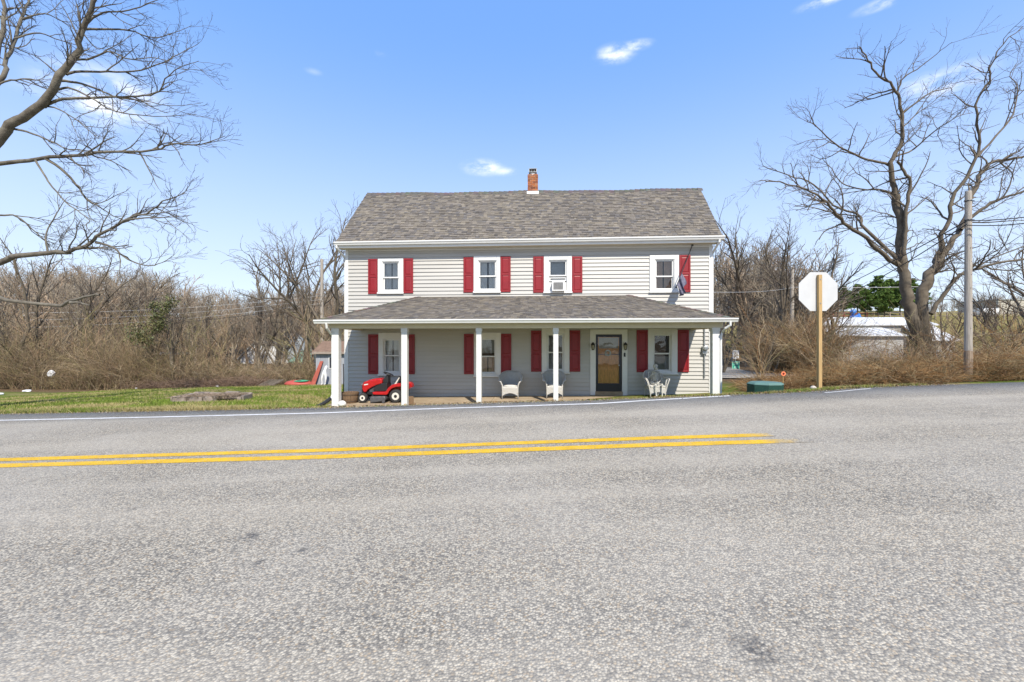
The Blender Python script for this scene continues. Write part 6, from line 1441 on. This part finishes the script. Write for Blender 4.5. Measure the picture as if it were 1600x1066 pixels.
# ------------------------------------------------------------------ far buildings, pines, field things
def gable_house(px0, px1, Z, base_py, eave_py, ridge_py, depth, name, label, mw, mr, gable_front=False, wins=()):
    x0, x1 = (px0 - 800) / FPX * Z, (px1 - 800) / FPX * Z; zb = EYE + (533 - base_py) / FPX * Z; ze = EYE + (533 - eave_py) / FPX * Z - zb; zr = EYE + (533 - ridge_py) / FPX * (Z if gable_front else Z + depth / 2) - zb
    o = empty(name, (x0, Z, zb), 0); tag(o, label, 'house' if 'house' in name else 'barn'); w_ = x1 - x0
    b = MB(); b.box(0, w_, 0, depth, -2.5, ze)
    if gable_front: b.prism([(0, ze + .001), (w_, ze + .001), (w_ / 2, zr - .05)], 0, depth)
    b.build('wall', mw, o)
    b = MB(); e = .25
    if gable_front: b.prism([(-e, ze - .15), (w_ / 2, zr), (w_ + e, ze - .15), (w_ + e, ze - .02), (w_ / 2, zr + .14), (-e, ze - .02)], -e, depth + e)
    else: b.prism([(-e, ze - .06), (depth / 2, zr), (depth + e, ze - .06), (depth + e, ze + .06), (depth / 2, zr + .12), (-e, ze + .06)], -e, w_ + e, 'x')
    b.build('roof', mr, o)
    for (a, c_, d, f_) in wins:
        q = MB(); q.box(a * w_ - .06, c_ * w_ + .06, -.06, -.003, d * ze - .06, f_ * ze + .06); wo_ = q.build('window', M['trim'], o); q = MB(); q.box(a * w_, c_ * w_, -.075, -.0605, d * ze, f_ * ze); q.build('pane', M['blind'], wo_)
    return o, w_, ze
gable_house(376, 450, 52, 592, 560, 522, 8, 'far_house', 'white gabled house showing through the thicket behind the lawn', M['housewhite'], M['roofgrey'], True, ((.12, .24, .35, .75), (.42, .54, .35, .75), (.72, .84, .35, .75)))
gable_house(455, 492, 50, 590, 566, 549, 6, 'far_house', 'small white house with pale green roof left of the shed', M['housewhite'], M['roofgreen'], False, ((.1, .3, .3, .7), (.6, .8, .3, .7)))
gable_house(205, 260, 56, 590, 570, 552, 7, 'far_house', 'low white house half hidden behind the cane heap', M['housewhite'], M['roofgrey'], False, ((.2, .35, .3, .7), (.6, .75, .3, .7)))
# white barn: two-step roof with lean-to
BZ = 44.; bx0, bx1 = (1312 - 800) / FPX * BZ, (1512 - 800) / FPX * BZ; zb = -2.2
bn = empty('barn', (bx0, BZ, zb), 0); tag(bn, 'long white metal-roofed barn behind the brambles', 'barn'); w_ = bx1 - bx0
zz = lambda py, Z: EYE + (533 - py) / FPX * Z - zb
e1, r1, e2, r2 = zz(524, BZ), zz(511, BZ + 3.5), zz(508, BZ + 3.5), zz(497.5, BZ + 6)
b = MB(); b.box(0, w_ * .50, .1, 3.5, -.5, e1 - .05); b.box(w_ * .02, w_ * 1.0, 3.5, 8.5, -.5, e2 - .05); b.box(w_ * .72, w_ * .98, 1.0, 3.5, -.5, e1 - .3); b.build('wall', M['barnwall'], bn)
for k in range(22):
    q = MB(); q.box(.05 + k * w_ * .50 / 22, .05 + (k + .93) * w_ * .50 / 22, .06, .099, -.4, e1 - .1); q.build('board', M['barnwall'], bn)
b = MB(); b.add([(-.4, -.3, e1), (w_ * .52, -.3, e1), (w_ * .56, 3.7, r1), (-.1, 3.7, r1), (-.4, -.3, e1 - .1), (w_ * .52, -.3, e1 - .1), (w_ * .56, 3.7, r1 - .1), (-.1, 3.7, r1 - .1)], [(0, 1, 2, 3), (4, 5, 6, 7), (0, 1, 5, 4), (1, 2, 6, 5), (2, 3, 7, 6), (3, 0, 4, 7)]); lo = b.build('lean_to_roof', M['barnroof'], bn)
for k in range(1, 7):
    q = MB(); x = w_ * .52 * k / 7; q.add([(x, -.3, e1 + .012), (x + .05, -.3, e1 + .012), (x + .10, 3.7, r1 + .012), (x + .05, 3.7, r1 + .012), (x, -.3, e1 + .05), (x + .05, -.3, e1 + .05), (x + .10, 3.7, r1 + .05), (x + .05, 3.7, r1 + .05)], [(0, 1, 2, 3), (4, 5, 6, 7), (0, 1, 5, 4), (1, 2, 6, 5), (2, 3, 7, 6), (3, 0, 4, 7)]); q.build('seam', M['barnroof'], lo)
b = MB(); b.prism([(3.2, e2 - .06), (6, r2), (8.8, e2 - .06), (8.8, e2 + .06), (6, r2 + .12), (3.2, e2 + .06)], .0, w_ * 1.02, 'x'); b.build('main_roof', M['barnroof'], bn)
b = MB(); b.add([(w_ * .66, .6, e1 - .45), (w_ * 1.0, .6, e1 - .55), (w_ * .98, 3.7, r1 + .35), (w_ * .74, 3.7, r1 + .35), (w_ * .66, .6, e1 - .55), (w_ * 1.0, .6, e1 - .65), (w_ * .98, 3.7, r1 + .25), (w_ * .74, 3.7, r1 + .25)], [(0, 1, 2, 3), (4, 5, 6, 7), (0, 1, 5, 4), (1, 2, 6, 5), (2, 3, 7, 6), (3, 0, 4, 7)]); b.build('side_roof', M['barnroof'], bn)
b = MB(); dx = w_ * .085; pts = [(dx - .42, -.4), (dx + .42, -.4), (dx + .42, 1.6)] + [(dx + .42 * math.cos(R(a)), 1.6 + .35 * math.sin(R(a))) for a in range(15, 180, 15)] + [(dx - .42, 1.6)]
b.prism(pts, .03, .059); dr = b.build('door', M['blind'], bn)
b = MB(); b.tube([(dx - .46, .04, -.4), (dx - .46, .04, 1.6)] + [(dx + .46 * math.cos(R(180 - a)), .04, 1.6 + .39 * math.sin(R(a))) for a in range(15, 180, 15)] + [(dx + .46, .04, 1.6), (dx + .46, .04, -.4)], .05, 6); b.build('door_frame', M['trim'], dr)
# small shed roof left of the barn
b = MB(); b.box(0, 2.4, 0, 2, -1.5, .9); b.prism([(-.15, .9), (1.2, 1.35), (2.55, .9), (2.55, 1.0), (1.2, 1.47), (-.15, 1.0)], -.2, 2.2); o_ = b.build('small_shed', M['barnroof'], None); o_.location = (T(1302, 0, 43).x - 1.2, 43.2, zz(531, 43) + zb - .9); tag(o_, 'low white shed at the end of the barn nearest the stop sign', 'shed')
# pale warehouse and trailer on the far field
WZ = 100.; x0 = T(1560, 0, WZ).x; zb2 = EYE + (533 - 494) / FPX * WZ; wh = empty('warehouse', (x0, WZ, zb2), 0); tag(wh, 'pale beige flat-roofed warehouse on the far field at the picture edge', 'building')
hh = (494 - 469) / FPX * WZ; b = MB(); b.box(0, 16, 0, 9, -2, hh); b.build('wall', M['beige'], wh); b = MB(); b.box(-.2, 16.2, -.2, 9.2, hh + .001, hh + .25); b.build('roof', M['roofgrey'], wh)
for k in range(8): b = MB(); b.box(.3 + k * 2, .5 + k * 2, -.08, -.003, -.5, hh); b.build('rib', M['beige'], wh)
tz = 96.; x0 = T(1536, 0, tz).x; zb2 = EYE + (533 - 494) / FPX * tz; tl_ = empty('trailer', (x0, tz, zb2), 0); tag(tl_, 'white box trailer beside the beige warehouse', 'trailer')
b = MB(); b.box(0, 3.6, 0, 2.2, .35, 1.75); b.build('box', M['white'], tl_, bevel=.08); 
for xx in (.8, 2.8): b = MB(); b.lathe([(.36, -.1), (.36, .1)], 14, (xx, 0, .3), 'y'); b.build('wheel', M['rubber'], tl_)
# field fence and blue play tarp heap
FZ = 92.; fr = empty('field_fence', (T(1230, 0, FZ).x, FZ, 0), 0); tag(fr, 'brown rail fence along the foot of the evergreens', 'fence')
xa, xb = T(1230, 0, FZ).x, T(1640, 0, FZ).x; nP = 24
for k in range(nP):
    x = xa + (xb - xa) * k / (nP - 1); g_ = Gz(x, FZ); b = MB(); b.box(x - xa - .08, x - xa + .08, -.08, .08, g_ - .3, g_ + 1.35); b.build('post', M['redboard'] if k < 8 else M['bedwood'], fr)
    if k < nP - 1:
        x2 = xa + (xb - xa) * (k + 1) / (nP - 1); g2 = Gz(x2, FZ)
        for hz in (.55, 1.15): b = MB(); b.tube([(x - xa, 0, g_ + hz), (x2 - xa, 0, g2 + hz)], .06, 4); b.build('rail', M['redboard'] if k < 8 else M['bedwood'], fr)
b = MB(); r9 = random.Random(3)
for k in range(16): b.blob((r9.uniform(-.9, .9), r9.uniform(-.4, .4), r9.uniform(.1, 1.5) * (1 if k % 2 else .6)), r9.uniform(.25, .5), .3, r9.uniform(.22, .42), 8, 6, jit=.12, rd=r9)
b.blob((0, 0, .3), 1.1, .5, .5, 10, 6); o_ = b.build('blue_inflatable', M['blue'], None); p = T(1337, 499, 80); o_.location = (p.x, 80, p.z); tag(o_, 'lumpy bright blue plastic heap on the field below the evergreens', 'inflatable')
b = MB(); b.box(-.25, .25, -.25, .25, -3, 0.02); 
# pines
def pine(seed):
    rg_ = np.random.default_rng(seed); polys = []; cen = []; H = 10.
    polys.append(([(0, 0, -.5), (.05, 0, 3), (0, .05, 6.5), (0, 0, 9.8)], [.22, .19, .11, .03]))
    zz = 2.4
    while zz < 9.7:
        nb_ = rg_.integers(4, 7); ln_ = 3.1 * (1 - ((zz - 3.6) / 7.2) ** 2 if zz > 3.6 else .8)
        for k in range(nb_):
            th = rg_.uniform(0, 6.28); l_ = max(.4, ln_ * rg_.uniform(.55, 1.1)); dz = rg_.uniform(.0, .35) * l_; e = np.array([math.cos(th) * l_, math.sin(th) * l_, zz + dz]); polys.append(([(0, 0, zz), (e[0] * .5, e[1] * .5, zz + dz * .3), tuple(e)], [.045, .03, .012]))
            for j in range(int(6 + l_ * 5)):
                f_ = rg_.uniform(.3, 1.05); cen.append((e[0] * f_ + rg_.normal(0, .16), e[1] * f_ + rg_.normal(0, .16), zz + dz * f_ + rg_.normal(.05, .08), .16))
        zz += rg_.uniform(.42, .62)
    for k in range(14): cen.append((rg_.normal(0, .2), rg_.normal(0, .2), rg_.uniform(9.2, 10.1), .14))
    v, f, i = tubes(polys, 5)
    V, F, c = leafcloud(cen, len(cen) * 12, .19, [(.10, .17, .035), (.14, .22, .045), (.07, .12, .028), (.18, .25, .06)], seed + 1)
    V[:, 2] = V[:, 2]; return (v, f), (V, F, c)
PV = []
for s_ in (41, 42, 43):
    (v, f), (V, F, c) = pine(s_); a = np_mesh('trunk', v, f, M['barkdark']); b = np_mesh('crown', V, F, M['needle'], None, c); PV.append((a.data, b.data)); bpy.data.objects.remove(a); bpy.data.objects.remove(b)
PINES = [(1296, 100, 452), (1318, 96, 448), (1340, 100, 444), (1352, 94, 450), (1372, 98, 432), (1390, 103, 436), (1406, 96, 437), (1424, 100, 436), (1440, 104, 446), (1330, 106, 455), (1382, 90, 452)]
for k, (px, Z, top) in enumerate(PINES):
    p = onG(px, Z); h = EYE + (533 - top) / FPX * Z - p.z; o = empty('pine_tree', p, k * 1.1); s_ = h / 10.1; o.scale = (s_ * .92, s_ * .92, s_)
    tag(o, 'tall dark green pine in the evergreen row on the field beyond the barn', 'tree', 'evergreens on the far field')
    for nm, me in zip(('trunk', 'crown'), PV[k % 3]): link(bpy.data.objects.new(nm, me), o)
